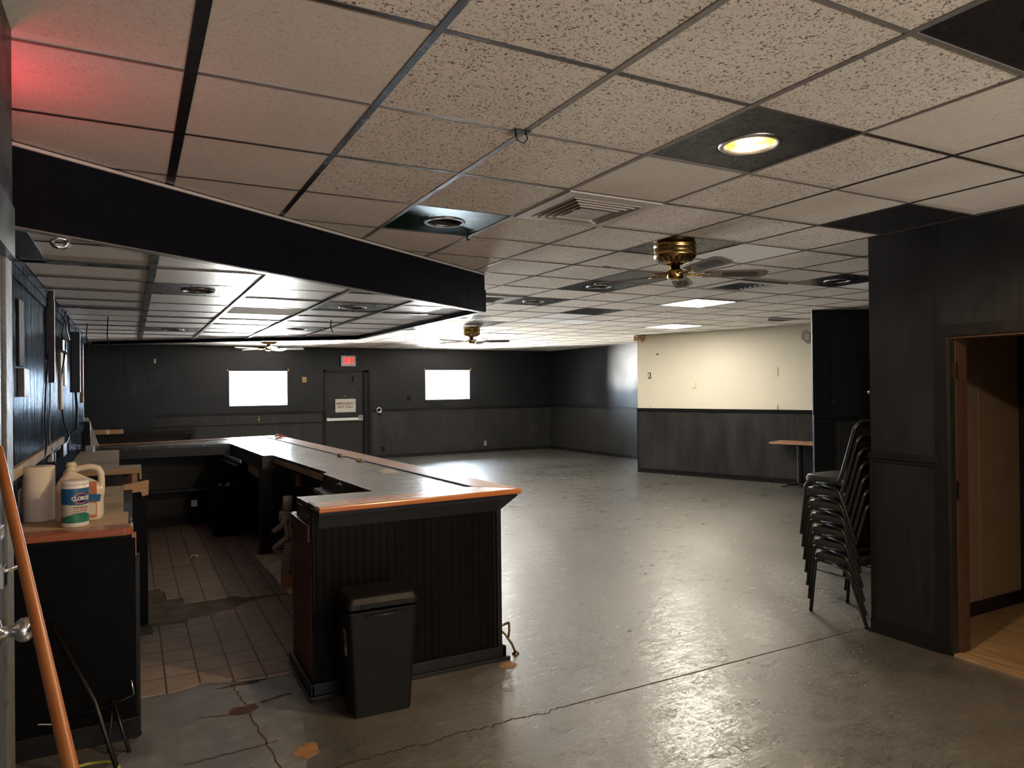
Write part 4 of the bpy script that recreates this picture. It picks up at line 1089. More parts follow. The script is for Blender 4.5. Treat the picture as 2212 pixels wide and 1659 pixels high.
mb = MB(); mb.m(M['bead']).box(-.95, .95, 16.9, 17.09, 0, .82); mb.m(M['trim_black']).box(.9, 1.0, 16.85, 17.09, 0, .82).box(1.12, 1.19, 16.66, 17.09, .5, .82); build('ledge_front', mb, parent=t)
mb = MB(); mb.m(M['wood_raw']); mb.prism([(-.93, 16.66), (-.45, 16.66), (-.40, 16.7), (-.15, 16.72), (-.40, 16.76), (-.45, 16.9), (-.93, 16.9)], .86, .95); tagd(build('broken_plank', mb), 'broken bare wood plank lying on the long black ledge', 'plank')
# ------------------------------------------------------------------ things on the near counter
CT = 1.047
t = thing('paper_towel_roll', 'large paper towel roll standing on the near back bar counter', 'paper towel', (-.435, 4.50, CT))
mb = MB(); mb.m(M['paper']); mb.lathe([(.022, .002), (.071, .0), (.073, .004), (.073, .281), (.070, .285), (.022, .283)], n=48)
mb.xf(Matrix.Translation((-.435, 4.50, CT))); build('towel_sheets', mb, parent=t)
mb = MB(); mb.m(M['cardboard']); mb.lathe([(.022, .0), (.022, .284), (.019, .284), (.019, .0)], n=24); mb.xf(Matrix.Translation((-.435, 4.50, CT))); build('core_tube', mb, parent=t)

def jug():
    JX, JY = -.245, 4.405
    t = thing('bleach_jug', 'cream plastic handled jug behind the wipes canister', 'jug', (JX, JY, CT), R(-4))
    W, D = .108, .062
    def sec(z):
        # half width left, right, depth at height z (handle side is +x)
        if z < .02: k = .92 + .08 * z / .02; return -W * k, W * k, D * k
        if z < .165: return -W, W, D
        q = min(1, (z - .165) / .105); e = q * q * (3 - 2 * q)
        return -W + (.060) * q ** 1.8 - .0, W - (W + .028) * e, D - (D - .024) * q ** 1.3
    mb = MB(); mb.m(M['bottle'])
    zs = [0, .006, .02] + [.02 + .0125 * k for k in range(1, 21)]
    n = 40
    rings = []
    for z in zs:
        l, r_, d = sec(z); cx = (l + r_) / 2; hw = (r_ - l) / 2; ring = []
        for k in range(n):
            a = 2 * PI * k / n; c, s = math.cos(a), math.sin(a)
            ex = .42 if z < .17 else .42 + .5 * min(1, (z - .17) / .1)
            ring.append(mb.bm.verts.new((cx + hw * math.copysign(abs(c) ** ex, c), d * math.copysign(abs(s) ** ex, s), z)))
        rings.append(ring)
    for A, B in zip(rings, rings[1:]):
        for k in range(n): mb._f([A[k], A[(k + 1) % n], B[(k + 1) % n], B[k]], True)
    mb._f(list(reversed(rings[0])))
    l, r_, d = sec(zs[-1]); cx = (l + r_) / 2
    mb._f(rings[-1])
    mb.lathe([(.030, .262), (.022, .275), (.021, .285), (.026, .287), (.026, .293), (.021, .295), (.021, .305), (.0, .305)], c=(cx, 0, 0), n=24)
    build('jug_body', mb, parent=t, local=True)
    mb = MB(); mb.m(M['bottle'])
    pth = [(-.030, 0, .262), (.0, 0, .272), (.05, 0, .278), (.083, 0, .268), (.098, 0, .24), (.101, 0, .20), (.100, 0, .15), (.098, 0, .12)]
    sm = []
    for i in range(len(pth) - 1):
        for q in range(3):
            sm.append(tuple(pth[i][k] + (pth[i + 1][k] - pth[i][k]) * q / 3 for k in range(3)))
    sm.append(pth[-1]); mb.tube(sm, [.016] * len(sm), 12); build('jug_handle', mb, parent=t, local=True)
    mb = MB()
    mb.m(M['orange_label']).poly([(-.066, -D - .0012, .015), (.085, -D - .0012, .015), (.085, -D - .0012, .205), (-.066, -D - .0012, .205)])
    mb.m(M['blue_label']).poly([(-.066, -D - .002, .108), (.10, -D - .002, .098), (.105, -D - .002, .135), (-.066, -D - .002, .15)])
    mb.m(M['pale_label']).poly([(-.05, -D - .002, .03), (.08, -D - .002, .03), (.08, -D - .002, .09), (-.05, -D - .002, .10)])
    build('jug_label', mb, parent=t, local=True)
jug()
def canister():
    t = thing('wipes_canister', 'blue and green labelled wipes canister at the counter front', 'canister', (-.255, 4.215, CT))
    r = .060; Hc = .232
    mb = MB(); mb.m(M['white_plastic']); mb.lathe([(0, 0), (r - .004, 0), (r, .004), (r, .205), (r - .002, .208)], n=48); build('canister_body', mb, parent=t, local=True)
    mb = MB(); mb.m(M['white_plastic']); mb.lathe([(r - .002, .206), (r + .001, .209), (r + .001, Hc - .010), (r - .003, Hc - .003), (r - .010, Hc - .001), (0, Hc - .003)], n=48); build('lid', mb, parent=t, local=True)
    A0 = R(-64)                          # direction the label faces (towards the room)
    def wrap(u, z, k=.0009): a = A0 + u / r; return ((r + k) * math.cos(a), (r + k) * math.sin(a), z)
    lb = MB()
    def band(zb, zt, m, k=.0006, u0=-.125, u1=.125, n=40):
        lb.m(M[m])
        f0 = zb if callable(zb) else (lambda u: zb); f1 = zt if callable(zt) else (lambda u: zt)
        lb.grid(lambda a, b: wrap(u0 + (u1 - u0) * a, f0(u0 + (u1 - u0) * a) + (f1(u0 + (u1 - u0) * a) - f0(u0 + (u1 - u0) * a)) * b, k), n, 1)
    dip = lambda u: .108 + .25 * abs(u) * (1 if abs(u) < .06 else .06 / abs(u)) * .35
    band(.022, .205 - .012, 'pale_label', .0006)
    band(dip, .193, 'blue_label', .0010)
    band(.022, lambda u: .060 + .010 * math.cos(u * 30), 'green_label', .0010)
    lo = build('label_wrap', lb, parent=t, local=True)
    # emblem: stretched hexagon, red rim over navy
    def emblem(w, h, m, k):
        e = MB(); e.m(M[m]); N = 16
        top = lambda u: h * (1 - max(0, (abs(u) - w * .28) / (w * .72)))
        e.grid(lambda a, b: wrap(-w + 2 * w * a + .004, .142 + (2 * b - 1) * max(.0005, top(-w + 2 * w * a)), k), N, 2)
        build('emblem', e, parent=t, local=True)
    emblem(.050, .0310, 'navy_label', .0014); emblem(.047, .0275, 'pale_label', .0017); emblem(.0455, .0260, 'red_label', .0020); emblem(.041, .0215, 'navy_label', .0023)
    def word(txt, size, z, m, bold, xs, k):
        tb = text_mb(txt, size, .0002, bold, xs)
        bmesh.ops.subdivide_edges(tb.bm, edges=[e for e in tb.bm.edges if e.calc_length() > .006], cuts=2)
        for v in tb.bm.verts: v.co = Vector(wrap(v.co.x + .004, z + v.co.y, k + v.co.z))
        tb.m(M[m]); build('lettering', tb, parent=t, local=True)
    word('CLOROX', .0255, .142, 'white_paint', .0009, .80, .0027)
    word('Disinfecting Wipes', .0095, .098, 'ink', .0003, 1, .0014)
    word('Toallitas desinfectantes', .0075, .088, 'red_label', .0002, 1, .0014)
    word('KILLS 99.9% OF VIRUSES', .0065, .079, 'ink', .0002, 1, .0014)
    e = MB(); e.m(M['ink']); e.grid(lambda a, b: wrap(-.035 + .07 * a, .069 + .002 * b, .0014), 10, 1); build('label_rule', e, parent=t, local=True)
canister()

# ------------------------------------------------------------------ left foreground: pole, dust pan, dark sticks
def pole():
    a = Vector((.132, 1.179, .012)); b = Vector((-.2850, 2.089, 1.589))
    mb = MB(); mb.m(M['wood_pole']); N = 14
    mb.tube([a + (b - a) * k / N for k in range(N + 1)], [.0205 - .0095 * k / N for k in range(N + 1)], 16)
    tagd(build('wooden_pole', mb), 'long tapered orange brown wooden pole leaning at the left edge', 'pole')
pole()
t = thing('dust_pan', 'yellow green dust pan on the floor below the near counter', 'dustpan', (-.19, 3.66, 0))
mb = MB(); mb.m(M['yellow_plastic']); mb.tube([(-.19 + .13 * math.cos(a), 3.62 + .11 * math.sin(a), .05) for a in [PI * k / 10 for k in range(11)]], .007, 8).box(-.33, -.27, 3.50, 3.62, 0, .045, .004).box(-.10, -.06, 3.54, 3.62, 0, .045, .004); build('pan_rim', mb, parent=t)
mb = MB(); mb.m(M['black_plastic']).box(-.32, -.06, 3.50, 3.70, 0, .012); build('pan_floor', mb, parent=t)
mb = MB(); mb.m(M['black_metal']); mb.tube([(-.06, 3.62, .02), (-.16, 3.80, .30), (-.34, 4.00, .62)], .012, 8); tagd(build('dark_stick', mb), 'thin dark stick leaning on the front of the near cabinet', 'stick')
mb = MB(); mb.m(M['black_metal']); mb.tube([(-.02, 3.86, .004), (-.06, 3.93, .12), (-.09, 3.99, .22)], .009, 8).tube([(-.09, 3.99, .22), (-.10, 3.95, .10), (-.11, 3.90, .006)], .006, 8); tagd(build('bent_wire_stand', mb), 'small dark bent wire stand at the foot of the near cabinet', 'wire stand')
mb = MB(); mb.m(M['white_plastic']); mb.tube([(-.40, 4.015, .16), (-.33, 4.012, .145), (-.305, 4.012, .135)], .003, 6); tagd(build('white_wire', mb), 'short white wire end on the black front of the near cabinet', 'wire')

# ------------------------------------------------------------------ things hung on the left wall
WX = -.52
def wbox(name, y0, y1, z0, z1, d, mat, label, cat, x0=0.0, **k):
    mb = MB(); mb.m(M[mat]).box(WX + x0, WX + x0 + d, y0, y1, z0, z1, k.get('bev', .003))
    return tagd(build(name, mb), label, cat, k.get('group'))
wbox('wall_panel', 4.43, 4.62, 1.86, 2.21, .012, 'black_matte', 'flat black framed panel nearest the camera on the streaky wall', 'panel')
wbox('meter_box', 4.45, 4.66, 1.70, 1.85, .03, 'rough_post', 'small pale box below the near black framed panel', 'box')
t = thing('display_bracket', 'tall narrow black bracket board standing off the streaky wall', 'bracket', (WX, 5.9, 1.79))
mb = MB(); mb.m(M['black_metal']).box(WX + .012, WX + .048, 5.86, 5.90, 1.79, 2.43); mb.m(M['brass_dark']).box(WX + .046, WX + .051, 5.862, 5.898, 1.80, 2.36); build('board', mb, parent=t)
mb = MB(); mb.m(M['black_metal']).box(WX, WX + .012, 5.87, 5.95, 1.95, 2.3); build('mount', mb, parent=t)
wbox('wood_batten', 6.80, 7.02, 1.58, 2.05, .018, 'wood_raw', 'bare pinkish wood batten on the wall below a dark junction box', 'batten')
wbox('junction_box', 6.55, 6.95, 2.055, 2.14, .05, 'black_metal', 'dark junction box high on the wall above the bare batten', 'box')
wbox('black_plate', 7.25, 7.5, 1.78, 2.06, .012, 'black_metal', 'flat black plate on the wall beyond the bare batten', 'plate')
wbox('mount_board', 8.20, 8.26, 1.72, 2.32, .075, 'black_metal', 'second black bracket board farther along the streaky wall', 'bracket')
wbox('blue_notice', 8.75, 9.0, 1.82, 2.06, .008, 'sign_paper', 'pale notice sheet on the wall beyond the second bracket board', 'notice')
wbox('pale_batten', 9.55, 9.66, 1.60, 2.14, .03, 'wood_raw', 'pale upright batten at the far end of the streaky wall', 'batten')
wbox('outlet_plate', 5.90, 5.99, 1.235, 1.315, .03, 'grey_plastic', 'grey plug box under the wall rail behind the paper roll', 'outlet')
wbox('switch_plate', 5.42, 5.47, 1.215, 1.27, .008, 'black_plastic', 'small black switch plate near the paper roll', 'switch')
wbox('wall_box', 6.75, 7.08, 1.20, 1.30, .035, 'black_metal', 'square dark open box under the wall rail mid way', 'box')
wbox('slim_switch', 6.35, 6.42, 1.19, 1.32, .008, 'black_plastic', 'slim dark switch plate between the plug box and the dark open box', 'switch')
wbox('tall_outlet', 7.75, 7.95, 1.18, 1.29, .008, 'chrome', 'bright outlet plate beyond the dark open box', 'outlet')
wbox('socket_plate', 4.42, 4.50, 1.10, 1.22, .007, 'rough_post', 'worn socket plate behind the pole at the near end of the wall', 'outlet')
def cable(name, pts, r, mat, label):
    q = []
    for i in range(len(pts) - 1):
        p0 = Vector(pts[max(i - 1, 0)]); p1 = Vector(pts[i]); p2 = Vector(pts[i + 1]); p3 = Vector(pts[min(i + 2, len(pts) - 1)])
        for s in range(5):
            u = s / 5; q.append(.5 * ((2 * p1) + (p2 - p0) * u + (2 * p0 - 5 * p1 + 4 * p2 - p3) * u * u + (3 * p1 - p0 - 3 * p2 + p3) * u ** 3))
    q.append(Vector(pts[-1])); mb = MB(); mb.m(M[mat]); mb.tube(q, r, 6)
    return tagd(build(name, mb), label, 'cable', 'cables on the streaky wall')
cable('cable', [(WX + .02, 6.10, 2.43), (WX + .02, 6.02, 2.2), (WX + .012, 5.80, 1.9), (WX + .012, 5.62, 1.55), (WX + .03, 5.52, 1.38), (WX + .012, 5.45, 1.26)], .006, 'cord_black', 'long black cable hanging in front of the near bracket board')
cable('cable', [(WX + .012, 6.0, 1.80), (WX + .01, 5.98, 1.6), (WX + .012, 5.92, 1.4), (WX + .03, 5.93, 1.30)], .005, 'cord_grey', 'thin grey cable from the bracket board to the plug box')
cable('cable', [(WX + .02, 7.3, 2.43), (WX + .012, 7.0, 2.2), (WX + .055, 6.75, 2.1), (WX + .012, 6.9, 1.8), (WX + .012, 7.05, 1.5), (WX + .04, 7.25, 1.35), (WX + .03, 6.95, 1.28)], .007, 'cord_black', 'black cable running past the junction box to the dark open box')
cable('cable', [(WX + .012, 7.15, 2.37), (WX + .05, 6.85, 2.28), (WX + .05, 7.0, 2.22), (WX + .05, 7.25, 2.18), (WX + .03, 7.5, 2.3), (WX + .02, 7.55, 2.42)], .006, 'cord_black', 'looped black cable high on the wall above the junction box')
cable('cable', [(WX + .02, 8.45, 1.75), (WX + .03, 8.45, 1.5), (WX + .02, 8.42, 1.28)], .014, 'cord_black', 'thick black cable below the second bracket board')

# ------------------------------------------------------------------ stacked chairs
def chair(label):
    t = thing('stacking_chair', label, 'chair', (0, 0, 0), 0, 'stack of black chairs by the right wall end')
    # local: x across, +y is the front of the chair
    W = .20
    rt = .0135
    def bend(p, n=4):
        out = [Vector(p[0])]
        for i in range(1, len(p) - 1):
            a, b, c = Vector(p[i - 1]), Vector(p[i]), Vector(p[i + 1]); d = min(.045, (a - b).length * .45, (c - b).length * .45)
            s = b + (a - b).normalized() * d; e = b + (c - b).normalized() * d
            for k in range(n + 1):
                u = k / n; out.append(s * (1 - u) ** 2 + b * 2 * u * (1 - u) + e * u * u)
        out.append(Vector(p[-1])); return out
    for s in (-1, 1):
        x = s * W
        mb = MB(); mb.m(M['black_metal']); mb.tube(bend([(x * 1.05, .235, .012), (x, .195, .405), (x, .05, .398)]), rt, 10); build('leg', mb, parent=t, local=True)
        mb = MB(); mb.m(M['black_metal']); mb.tube(bend([(x * 1.05, -.228, .012), (x, -.085, .372), (x, .05, .398)]), rt, 10); build('leg', mb, parent=t, local=True)
        for gy_ in (.2355, -.2285):
            mb = MB(); mb.m(M['black_plastic']); mb.lathe([(0, 0), (.014, 0), (.0145, .018), (.0125, .022)], c=(x * 1.05, gy_, 0), n=12); build('glide', mb, parent=t, local=True)
        mb = MB(); mb.m(M['black_metal']); mb.tube([(x * 1.0, .203, .326), (x, -.100, .318)], .006, 8); build('stretcher', mb, parent=t, local=True)
    mb = MB(); mb.m(M['black_metal'])
    mb.tube(bend([(W, .10, .408), (W, -.085, .415), (W, -.125, .52), (W * .93, -.215, .835), (W * .72, -.228, .872), (-W * .72, -.228, .872), (-W * .93, -.215, .835), (-W, -.125, .52), (-W, -.085, .415), (-W, .10, .408)]), rt, 10)
    mb.tube([(-W, .12, .402), (W, .12, .402)], .009, 8); build('back_frame', mb, parent=t, local=True)
    mb = MB(); mb.m(M['vinyl'])
    def seat(u, v):
        a = 2 * PI * u; c, s = math.cos(a), math.sin(a); q = .35
        x = (W + .012) * math.copysign(abs(c) ** q, c); y = .045 + .180 * math.copysign(abs(s) ** q, s)
        pr = [(0, .402), (.96, .402), (1.0, .414), (1.005, .440), (.965, .458), (.80, .467), (0, .470)]
        k = v * (len(pr) - 1); i = min(int(k), len(pr) - 2); f = k - i
        rr = pr[i][0] + (pr[i + 1][0] - pr[i][0]) * f; z = pr[i][1] + (pr[i + 1][1] - pr[i][1]) * f
        return (x * rr, .045 + (y - .045) * rr, z)
    mb.grid(seat, 40, 6); bmesh.ops.remove_doubles(mb.bm, verts=mb.bm.verts, dist=1e-5); build('seat', mb, parent=t, local=True)
    mb = MB(); mb.m(M['vinyl'])
    def back(u, v):
        x = (u * 2 - 1) * W * .90; z = .55 + v * .30; y = -.137 - (z - .54) * .277
        return (x, y + .006 * (1 - (u * 2 - 1) ** 2), z)
    mb.grid(back, 10, 10)
    r = bmesh.ops.solidify(mb.bm, geom=mb.bm.faces[:], thickness=.026); build('backrest', mb, parent=t, local=True)
    return t
CHL = ['bottom black stacking chair with its feet on the floor', 'second black stacking chair from the bottom of the stack', 'third black stacking chair from the bottom of the stack', 'middle black chair of the stack of seven, fourth from the floor', 'third black stacking chair from the top of the stack', 'second black stacking chair from the top of the stack', 'topmost black stacking chair with its whole seat showing']
c0 = None
for k in range(7):
    p = (4.745 - .002 * k, 3.462 + .011 * k, .096 * k)
    if k == 0: c0 = chair(CHL[0]); c0.location = p
    else: dup(c0, p, 0, CHL[k])

# ------------------------------------------------------------------ pedestal table by the cream wall
def table():
    d = Vector((.3482, -.9374)); n = Vector((.9374, .3482))      # along / towards the cream wall
    o = Vector((9.50, 8.55)); c = o + d * .42 + n * .27
    t = thing('pedestal_table', 'brown topped pedestal table pushed against the cream wall', 'table', (c.x, c.y, 0), math.atan2(d.y, d.x))
    mb = MB(); mb.m(M['wood_table']).box(-.42, .42, -.27, .27, .722, .752, .004); build('tabletop', mb, parent=t, local=True)
    mb = MB(); mb.m(M['black_metal']).lathe([(.048, .03), (.048, .715)], n=20).box(-.15, .15, -.15, .15, .712, .722); build('column', mb, parent=t, local=True)
    mb = MB(); mb.m(M['black_metal'])
    for k in range(4):
        a = PI / 4 + k * PI / 2; q = (math.cos(a), math.sin(a))
        mb.tube([(0, 0, .05), (q[0] * .18, q[1] * .18, .035), (q[0] * .34, q[1] * .34, .014)], [.026, .018, .013], 8)
    build('foot', mb, parent=t, local=True)
table()

# ------------------------------------------------------------------ waste bin by the bar
def waste_bin():
    t = thing('waste_bin', 'tall black lidded kitchen bin standing in front of the bar', 'bin', (1.165, 3.89, 0))
    def rr(w, d, r=.03, n=5):
        out = []
        for sx, sy, a0 in ((1, 1, 0), (-1, 1, 90), (-1, -1, 180), (1, -1, 270)):
            for k in range(n + 1):
                a = R(a0 + 90 * k / n); out.append((sx * (w - r) + r * math.cos(a), sy * (d - r) + r * math.sin(a)))
        return out
    def loft(mb, secs, capb=True, capt=True):
        rings = [[mb.bm.verts.new((x, y, z)) for x, y in rr(w, d, r)] for w, d, z, r in secs]
        n = len(rings[0])
        for A, B in zip(rings, rings[1:]):
            for k in range(n): mb._f([A[k], A[(k + 1) % n], B[(k + 1) % n], B[k]])
        if capb: mb._f(list(reversed(rings[0])))
        if capt: mb._f(rings[-1])
    cx, cy = 1.168, 3.775
    mt = Matrix.Translation((cx, cy, 0)) @ Matrix.Rotation(R(-2), 4, 'Z')
    mb = MB(); mb.m(M['black_plastic']); loft(mb, [(.152, .115, 0, .02), (.155, .118, .01, .02), (.190, .142, .545, .028), (.196, .148, .548, .03), (.196, .148, .560, .03), (.188, .140, .560, .028)], True, True); mb.xf(mt); build('bin_body', mb, parent=t)
    mb = MB(); mb.m(M['black_plastic']); loft(mb, [(.190, .142, .572, .03), (.196, .149, .574, .03), (.194, .147, .60, .03), (.180, .134, .628, .03), (.165, .122, .634, .03)]); mb.xf(mt); build('lid', mb, parent=t)
    mb = MB(); mb.m(M['black_plastic']).box(-.12, .13, -.158, -.147, .578, .598, .002); mb.xf(mt); build('lid_lip', mb, parent=t)
    mb = MB(); mb.m(M['black_metal']).tube([(-.10, -.152, .535), (-.095, -.163, .537), (.12, -.163, .537), (.125, -.152, .535)], .004, 6).box(-.055, -.045, -.165, -.155, .53, .545).box(.07, .08, -.165, -.155, .53, .545); mb.xf(mt); build('bag_bar', mb, parent=t)
    mb = MB(); mb.m(M['pale_label'])
    f = lambda z: -.155 - (z - .01) / .535 * .035 - .0012
    mb.poly([(f(.32), -.075, .32), (f(.32), -.02, .31), (f(.45), -.02, .46), (f(.45), -.075, .45)]); mb.m(M['ink']).poly([(f(.36) - .0006, -.06, .36), (f(.36) - .0006, -.03, .36), (f(.44) - .0006, -.03, .445), (f(.44) - .0006, -.06, .44)]); mb.xf(mt); build('sticker', mb, parent=t, label='peeling pale sticker')
waste_bin()

# ------------------------------------------------------------------ small fittings on the far walls
def fbox(name, x0, x1, z0, z1, d, mat, label, cat, y=FY - .0, grp=None, off=0.0):
    mb = MB(); mb.m(M[mat]).box(x0, x1, y - d - off, y - off, z0, z1, .002)
    return tagd(build(name, mb), label, cat, grp)
fbox('wall_plate', 3.57, 3.67, 1.90, 2.03, .02, 'cardboard', 'small tan plate on the far wall between left window and exit door', 'plate')
fbox('dark_switch', 6.18, 6.28, 1.42, 1.55, .012, 'black_plastic', 'dark switch plate on the far wall left of the right window', 'switch')
fbox('low_outlet', 5.50, 5.58, .16, .28, .012, 'black_plastic', 'dark outlet low on the far wall right of the exit door', 'outlet', off=.012)
fbox('bare_outlet', 8.34, 8.41, .17, .30, .012, 'grey_plastic', 'small grey outlet low on the far wall toward the corner', 'outlet', off=.012)
fbox('white_plate', .43, .475, 2.33, 2.43, .012, 'white_plastic', 'small white plate high on the far wall left of the left window', 'plate', off=.035)
fbox('dark_plate', .92, 1.0, 1.68, 1.82, .012, 'black_metal', 'small dark plate on the far wall left of the left window', 'plate', off=.035)
t = thing('coat_hook', 'small brass hook on the band below the left window', 'hook', (2.58, FY, 1.02))
mb = MB(); mb.m(M['brass']).box(2.555, 2.605, FY - .03, FY - .012, 1.02, 1.09, .004); mb.m(M['chrome']).tube([(2.565, FY - .03, 1.085), (2.565, FY - .05, 1.12), (2.60, FY - .05, 1.12), (2.60, FY - .03, 1.085)], .008, 8); build('hook_body', mb, parent=t)
t = thing('wall_ring', 'chrome ring holder on the far wall beside the exit door frame', 'ring', (5.42, FY, 1.12))
mb = MB(); mb.m(M['chrome']); mb.tube([(5.42 + .055 * math.cos(a * PI / 8), FY - .08, 1.20 + .06 * math.sin(a * PI / 8)) for a in range(16)], .014, 8, closed=True); build('ring', mb, parent=t)
mb = MB(); mb.m(M['chrome']); mb.tube([(5.455, FY - .09, 1.15), (5.475, FY - .02, 1.10)], .03, 12); build('ring_mount', mb, parent=t)
# cream wall fittings (positions along the wall, height)
wa = Vector((9.0, 11.43)); wd = (Vector((10.2, 8.2)) - wa).normalized(); wang = math.atan2(wd.y, wd.x)
def cbox(name, s0, s1, z0, z1, d, mat, label, cat, off=0.0):
    mb = MB(); mb.m(M[mat]).box(s0, s1, -d - off, -off, z0, z1, .002)
    mb.xf(Matrix.Translation((wa.x, wa.y, 0)) @ Matrix.Rotation(wang, 4, 'Z'))
    return tagd(build(name, mb), label, cat)
t = thing('cable_box', 'tan box with a loose cord at the top left corner of the cream wall', 'box', (9.04, 11.36, 2.62))
mt = Matrix.Translation((wa.x, wa.y, 0)) @ Matrix.Rotation(wang, 4, 'Z')
mb = MB(); mb.m(M['wood_raw']).box(.0, .19, -.13, 0, 2.63, 2.735, .003); mb.xf(mt); build('box_body', mb, parent=t)
mb = MB(); mb.m(M['cord_black']); mb.tube([(.05, -.135, 2.72), (.12, -.15, 2.70), (.19, -.14, 2.66), (.20, -.13, 2.60)], .009, 6); mb.xf(mt); build('cord', mb, parent=t)
cbox('black_outlet', .25, .305, 1.87, 1.99, .012, 'black_plastic', 'white and black outlet high on the cream wall near its left edge', 'outlet')
cbox('outlet_cover', .262, .293, 1.885, 1.975, .004, 'white_plastic', 'white insert in the black edged outlet on the cream wall', 'outlet', .012)
cbox('thermostat', 1.21, 1.28, 1.68, 1.78, .025, 'white_wall', 'small cream thermostat in the middle of the cream wall', 'thermostat')
cbox('light_switch', 2.72, 2.84, 1.87, 2.03, .012, 'white_wall', 'cream switch plate on the right part of the cream wall', 'switch')
cbox('rail_outlet', 2.72, 2.83, 1.287, 1.375, .02, 'white_wall', 'cream outlet just above the rail, right part of the cream wall', 'outlet')
cbox('rail_plug', .235, .30, 1.285, 1.34, .02, 'white_plastic', 'small white outlet just above the rail, left part of the cream wall', 'outlet')
cbox('wall_hole', .44, .485, 2.335, 2.36, .003, 'black_matte', 'small dark hole high on the left part of the cream wall', 'hole')
t = thing('wire_coil', 'loose coil of pale wire at the top right of the cream wall', 'wire', (10.1, 8.5, 2.5))
mb = MB(); mb.m(M['grey_plastic'])
for k in range(4): mb.tube([(3.33 + .02 * k + .07 * math.cos(a * PI / 7), -.02 - .012 * k, 2.55 + .09 * math.sin(a * PI / 7) - .015 * k) for a in range(14)], .005, 5, closed=True)
mb.xf(mt); build('coil', mb, parent=t)
# alcove: door edge and knob at the far right
t = thing('door_5', None, None, (8.85, 6.31, 0)); tag(t, kind='structure')
aa = Vector((8.25, 6.65)); ad = Vector((.88, -.475)).normalized(); am = Matrix.Translation((aa.x, aa.y, 0)) @ Matrix.Rotation(math.atan2(ad.y, ad.x), 4, 'Z')
mb = MB(); mb.m(M['trim_black']).box(.63, .70, -.05, -.013, 0, 2.13).box(.63, 1.7, -.05, -.013, 2.06, 2.13); mb.xf(am); build('door_casing', mb, parent=t)
mb = MB(); mb.m(M['black_door']).box(.70, 1.6, -.030, -.013, 0, 2.06); mb.xf(am); build('door_leaf', mb, parent=t)
mb = MB(); mb.m(M['chrome']); mb.lathe([(0, 0), (.028, 0), (.028, .01), (.012, .014), (.012, .035), (.026, .045), (.026, .065), (0, .07)], n=20); mb.xf(am @ Matrix.Translation((.735, -.03, 1.605)) @ Matrix.Rotation(PI / 2, 4, 'X')); build('knob', mb, parent=t)
# streaks of hardware hanging from the ceilings
t = thing('ceiling_hook', 'small black wire hook on the grid crossing above the open floor', 'hook', (1.37, 2.45, CE - .06))
mb = MB(); mb.m(M['black_metal']); mb.tube([(1.345, 2.46, CE - .006), (1.35, 2.455, CE - .04), (1.375, 2.445, CE - .055), (1.39, 2.44, CE - .035), (1.385, 2.45, CE - .006)], .003, 6).box(1.33, 1.40, 2.43, 2.47, CE - .010, CE - .006); build('hook_wire', mb, parent=t)
t = thing('canopy_hook', 'glossy chrome ring hook under the near left end of the canopy', 'hook', (-.285, 3.70, 2.34))
mb = MB(); mb.m(M['chrome']); mb.tube([(-.27 + .030 * math.cos(a * PI / 8), 3.66 + .004 * math.sin(a), 2.375 + .020 * math.sin(a * PI / 8)) for a in range(16)], .010, 8, closed=True).tube([(-.29, 3.66, 2.39), (-.30, 3.665, 2.435)], .005, 6); build('ring', mb, parent=t)
for nm, p, ln, lb in (('hanging_wire', (-.19, 7.72), .34, 'long dark wire hanging under the canopy by the left wall'), ('hanging_wire', (1.81, 7.28), .13, 'short dark wire hanging under the canopy near the unlit light'), ('hanging_wire', (-.40, 8.6), .25, 'faint chain hanging under the canopy at the left wall')):
    mb = MB(); mb.m(M['cord_black']); mb.tube([(p[0], p[1], ZI), (p[0] - .008, p[1], ZI - ln * .5), (p[0] + .012, p[1], ZI - ln)], .006, 6); tagd(build(nm, mb), lb, 'wire', 'wires hanging under the canopy')
mb = MB(); mb.m(M['black_metal']); mb.tube([(1.98, 4.30, CE - .006), (1.975, 4.295, CE - .035), (1.995, 4.29, CE - .03)], .006, 6); tagd(build('grid_clip', mb), 'tiny black clip below the corner of the green panel', 'clip')
# debris on the floor
rnd = random.Random(11)
mb = MB(); mb.m(M['white_wall'])
for k in range(120):
    s = rnd.uniform(0, 3.2); q = abs(rnd.gauss(.05, .35)) + .05
    p = wa + wd * s - Vector((-wd.y, wd.x)) * 0 + Vector((wd.y, -wd.x)) * q
    r = rnd.uniform(.004, .013); a = rnd.uniform(0, PI)
    mb.prism([(p.x + r * math.cos(a + b) * rnd.uniform(.5, 1), p.y + r * math.sin(a + b) * rnd.uniform(.5, 1)) for b in (0, 1.6, 3.1, 4.6)], 0, .002)
for k in range(40):
    x, y = rnd.uniform(3.2, 6.5), rnd.uniform(3.6, 6.5); r = rnd.uniform(.003, .008); a = rnd.uniform(0, PI)
    mb.prism([(x + r * math.cos(a + b), y + r * math.sin(a + b)) for b in (0, 1.6, 3.1, 4.6)], 0, .0015)
o = build('paint_chips', mb); tag(o, 'scattered pale paint chips on the black floor', 'debris', kind='stuff')
mb = MB(); mb.m(M['green_label']).box(3.07, 3.085, 4.02, 4.035, 0, .006, .001); tagd(build('green_bit', mb), 'tiny green scrap in the middle of the black floor', 'scrap')
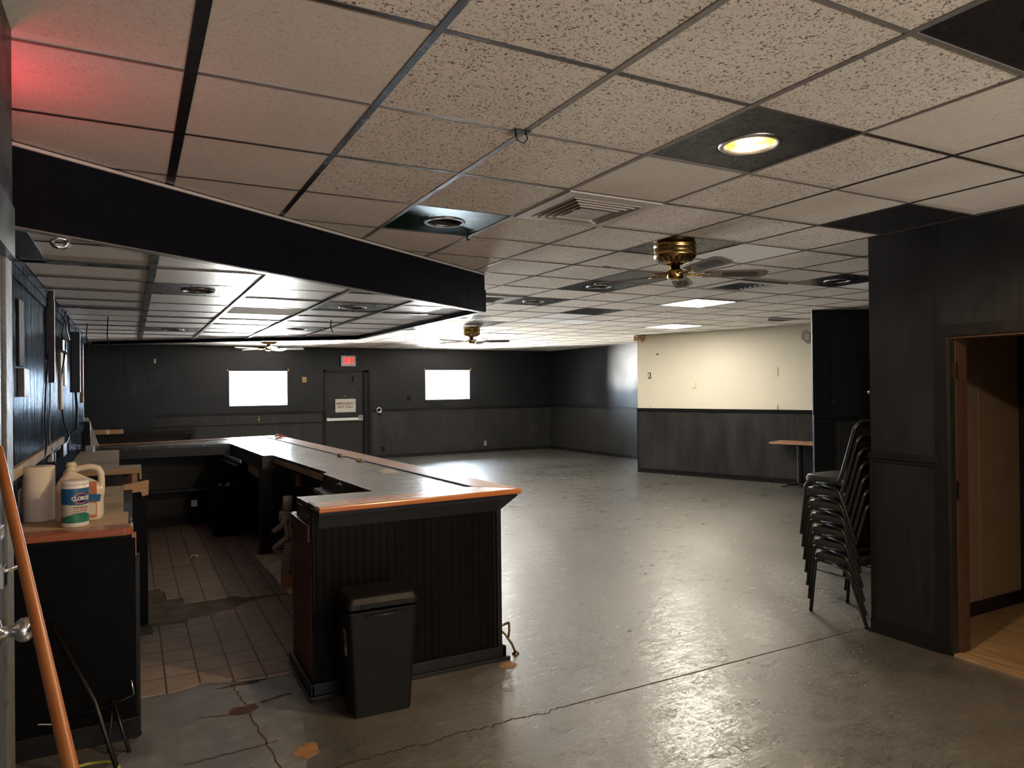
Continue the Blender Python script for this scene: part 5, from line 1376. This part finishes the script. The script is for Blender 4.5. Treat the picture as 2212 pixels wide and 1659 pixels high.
# ------------------------------------------------------------------ lights
def area(name, loc, rot, sx, sy, power, col, spread=PI):
    l = bpy.data.lights.new(name, 'AREA'); l.shape = 'RECTANGLE'; l.size = sx; l.size_y = sy; l.energy = power; l.color = col; l.spread = spread
    o = bpy.data.objects.new(name, l); COL.objects.link(o); o.location = loc; o.rotation_euler = rot; return o
def spot(name, loc, power, col, size=172, blend=.25, r=.05):
    l = bpy.data.lights.new(name, 'SPOT'); l.energy = power; l.color = col; l.spot_size = R(size); l.spot_blend = blend; l.shadow_soft_size = r
    o = bpy.data.objects.new(name, l); COL.objects.link(o); o.location = loc; return o
SKY = (.72, .86, 1.0)
area('daylight_far_window', (2.59, FY + .42, 1.77), (R(-90), 0, 0), 1.7, 1.2, 150, SKY)
area('daylight_far_window', (7.31, FY + .42, 1.80), (R(-90), 0, 0), 1.7, 1.2, 150, SKY)
area('ceiling_fill_window', (2.59, FY + .80, 1.0), (R(-145), 0, 0), 2.2, .8, 900, (1, .95, .86))  # added upward light outside each far window, brightens the ceiling close to it
area('ceiling_fill_window', (7.31, FY + .80, 1.0), (R(-145), 0, 0), 2.2, .8, 900, (1, .95, .86))
area('ceiling_fill_back', (2.1, -10.0, .0), (R(180), 0, 0), 6.0, 2.8, 2150, (1.0, .88, .75))  # unseen light added outside the back opening to lift the near ceiling
area('ceiling_fill_deep', (5.0, 26.0, .35), (R(-90), 0, 0), 16.0, 1.7, 13500, (1, .95, .85))  # added low wide light beyond the far windows, reaches the mid ceiling
for (i, j), st in LIGHT_TILES.items():
    if st == 'lit':
        c = tile_c(i, j); spot('recessed_lamp', (c[0], c[1], CE - .005), 42 if j == 0 else 30, (1.0, .74, .44))
# hidden red exit lamp behind the near door lining
l = bpy.data.lights.new('red_lamp', 'POINT'); l.energy = 1.1; l.color = (1, .04, .09); l.shadow_soft_size = .06
o = bpy.data.objects.new('red_lamp', l); COL.objects.link(o); o.location = (-.44, 2.70, 2.46)
w = bpy.data.worlds.new('world'); SC.world = w; w.use_nodes = True
w.node_tree.nodes['Background'].inputs[0].default_value = (.85, .92, 1, 1); w.node_tree.nodes['Background'].inputs[1].default_value = 1.0
vs = SC.view_settings
SC.display_settings.display_device = 'sRGB'
vs.view_transform = 'Standard'; vs.look = 'None'; vs.gamma = 1.0; vs.use_curve_mapping = False
vs.exposure = 1.95
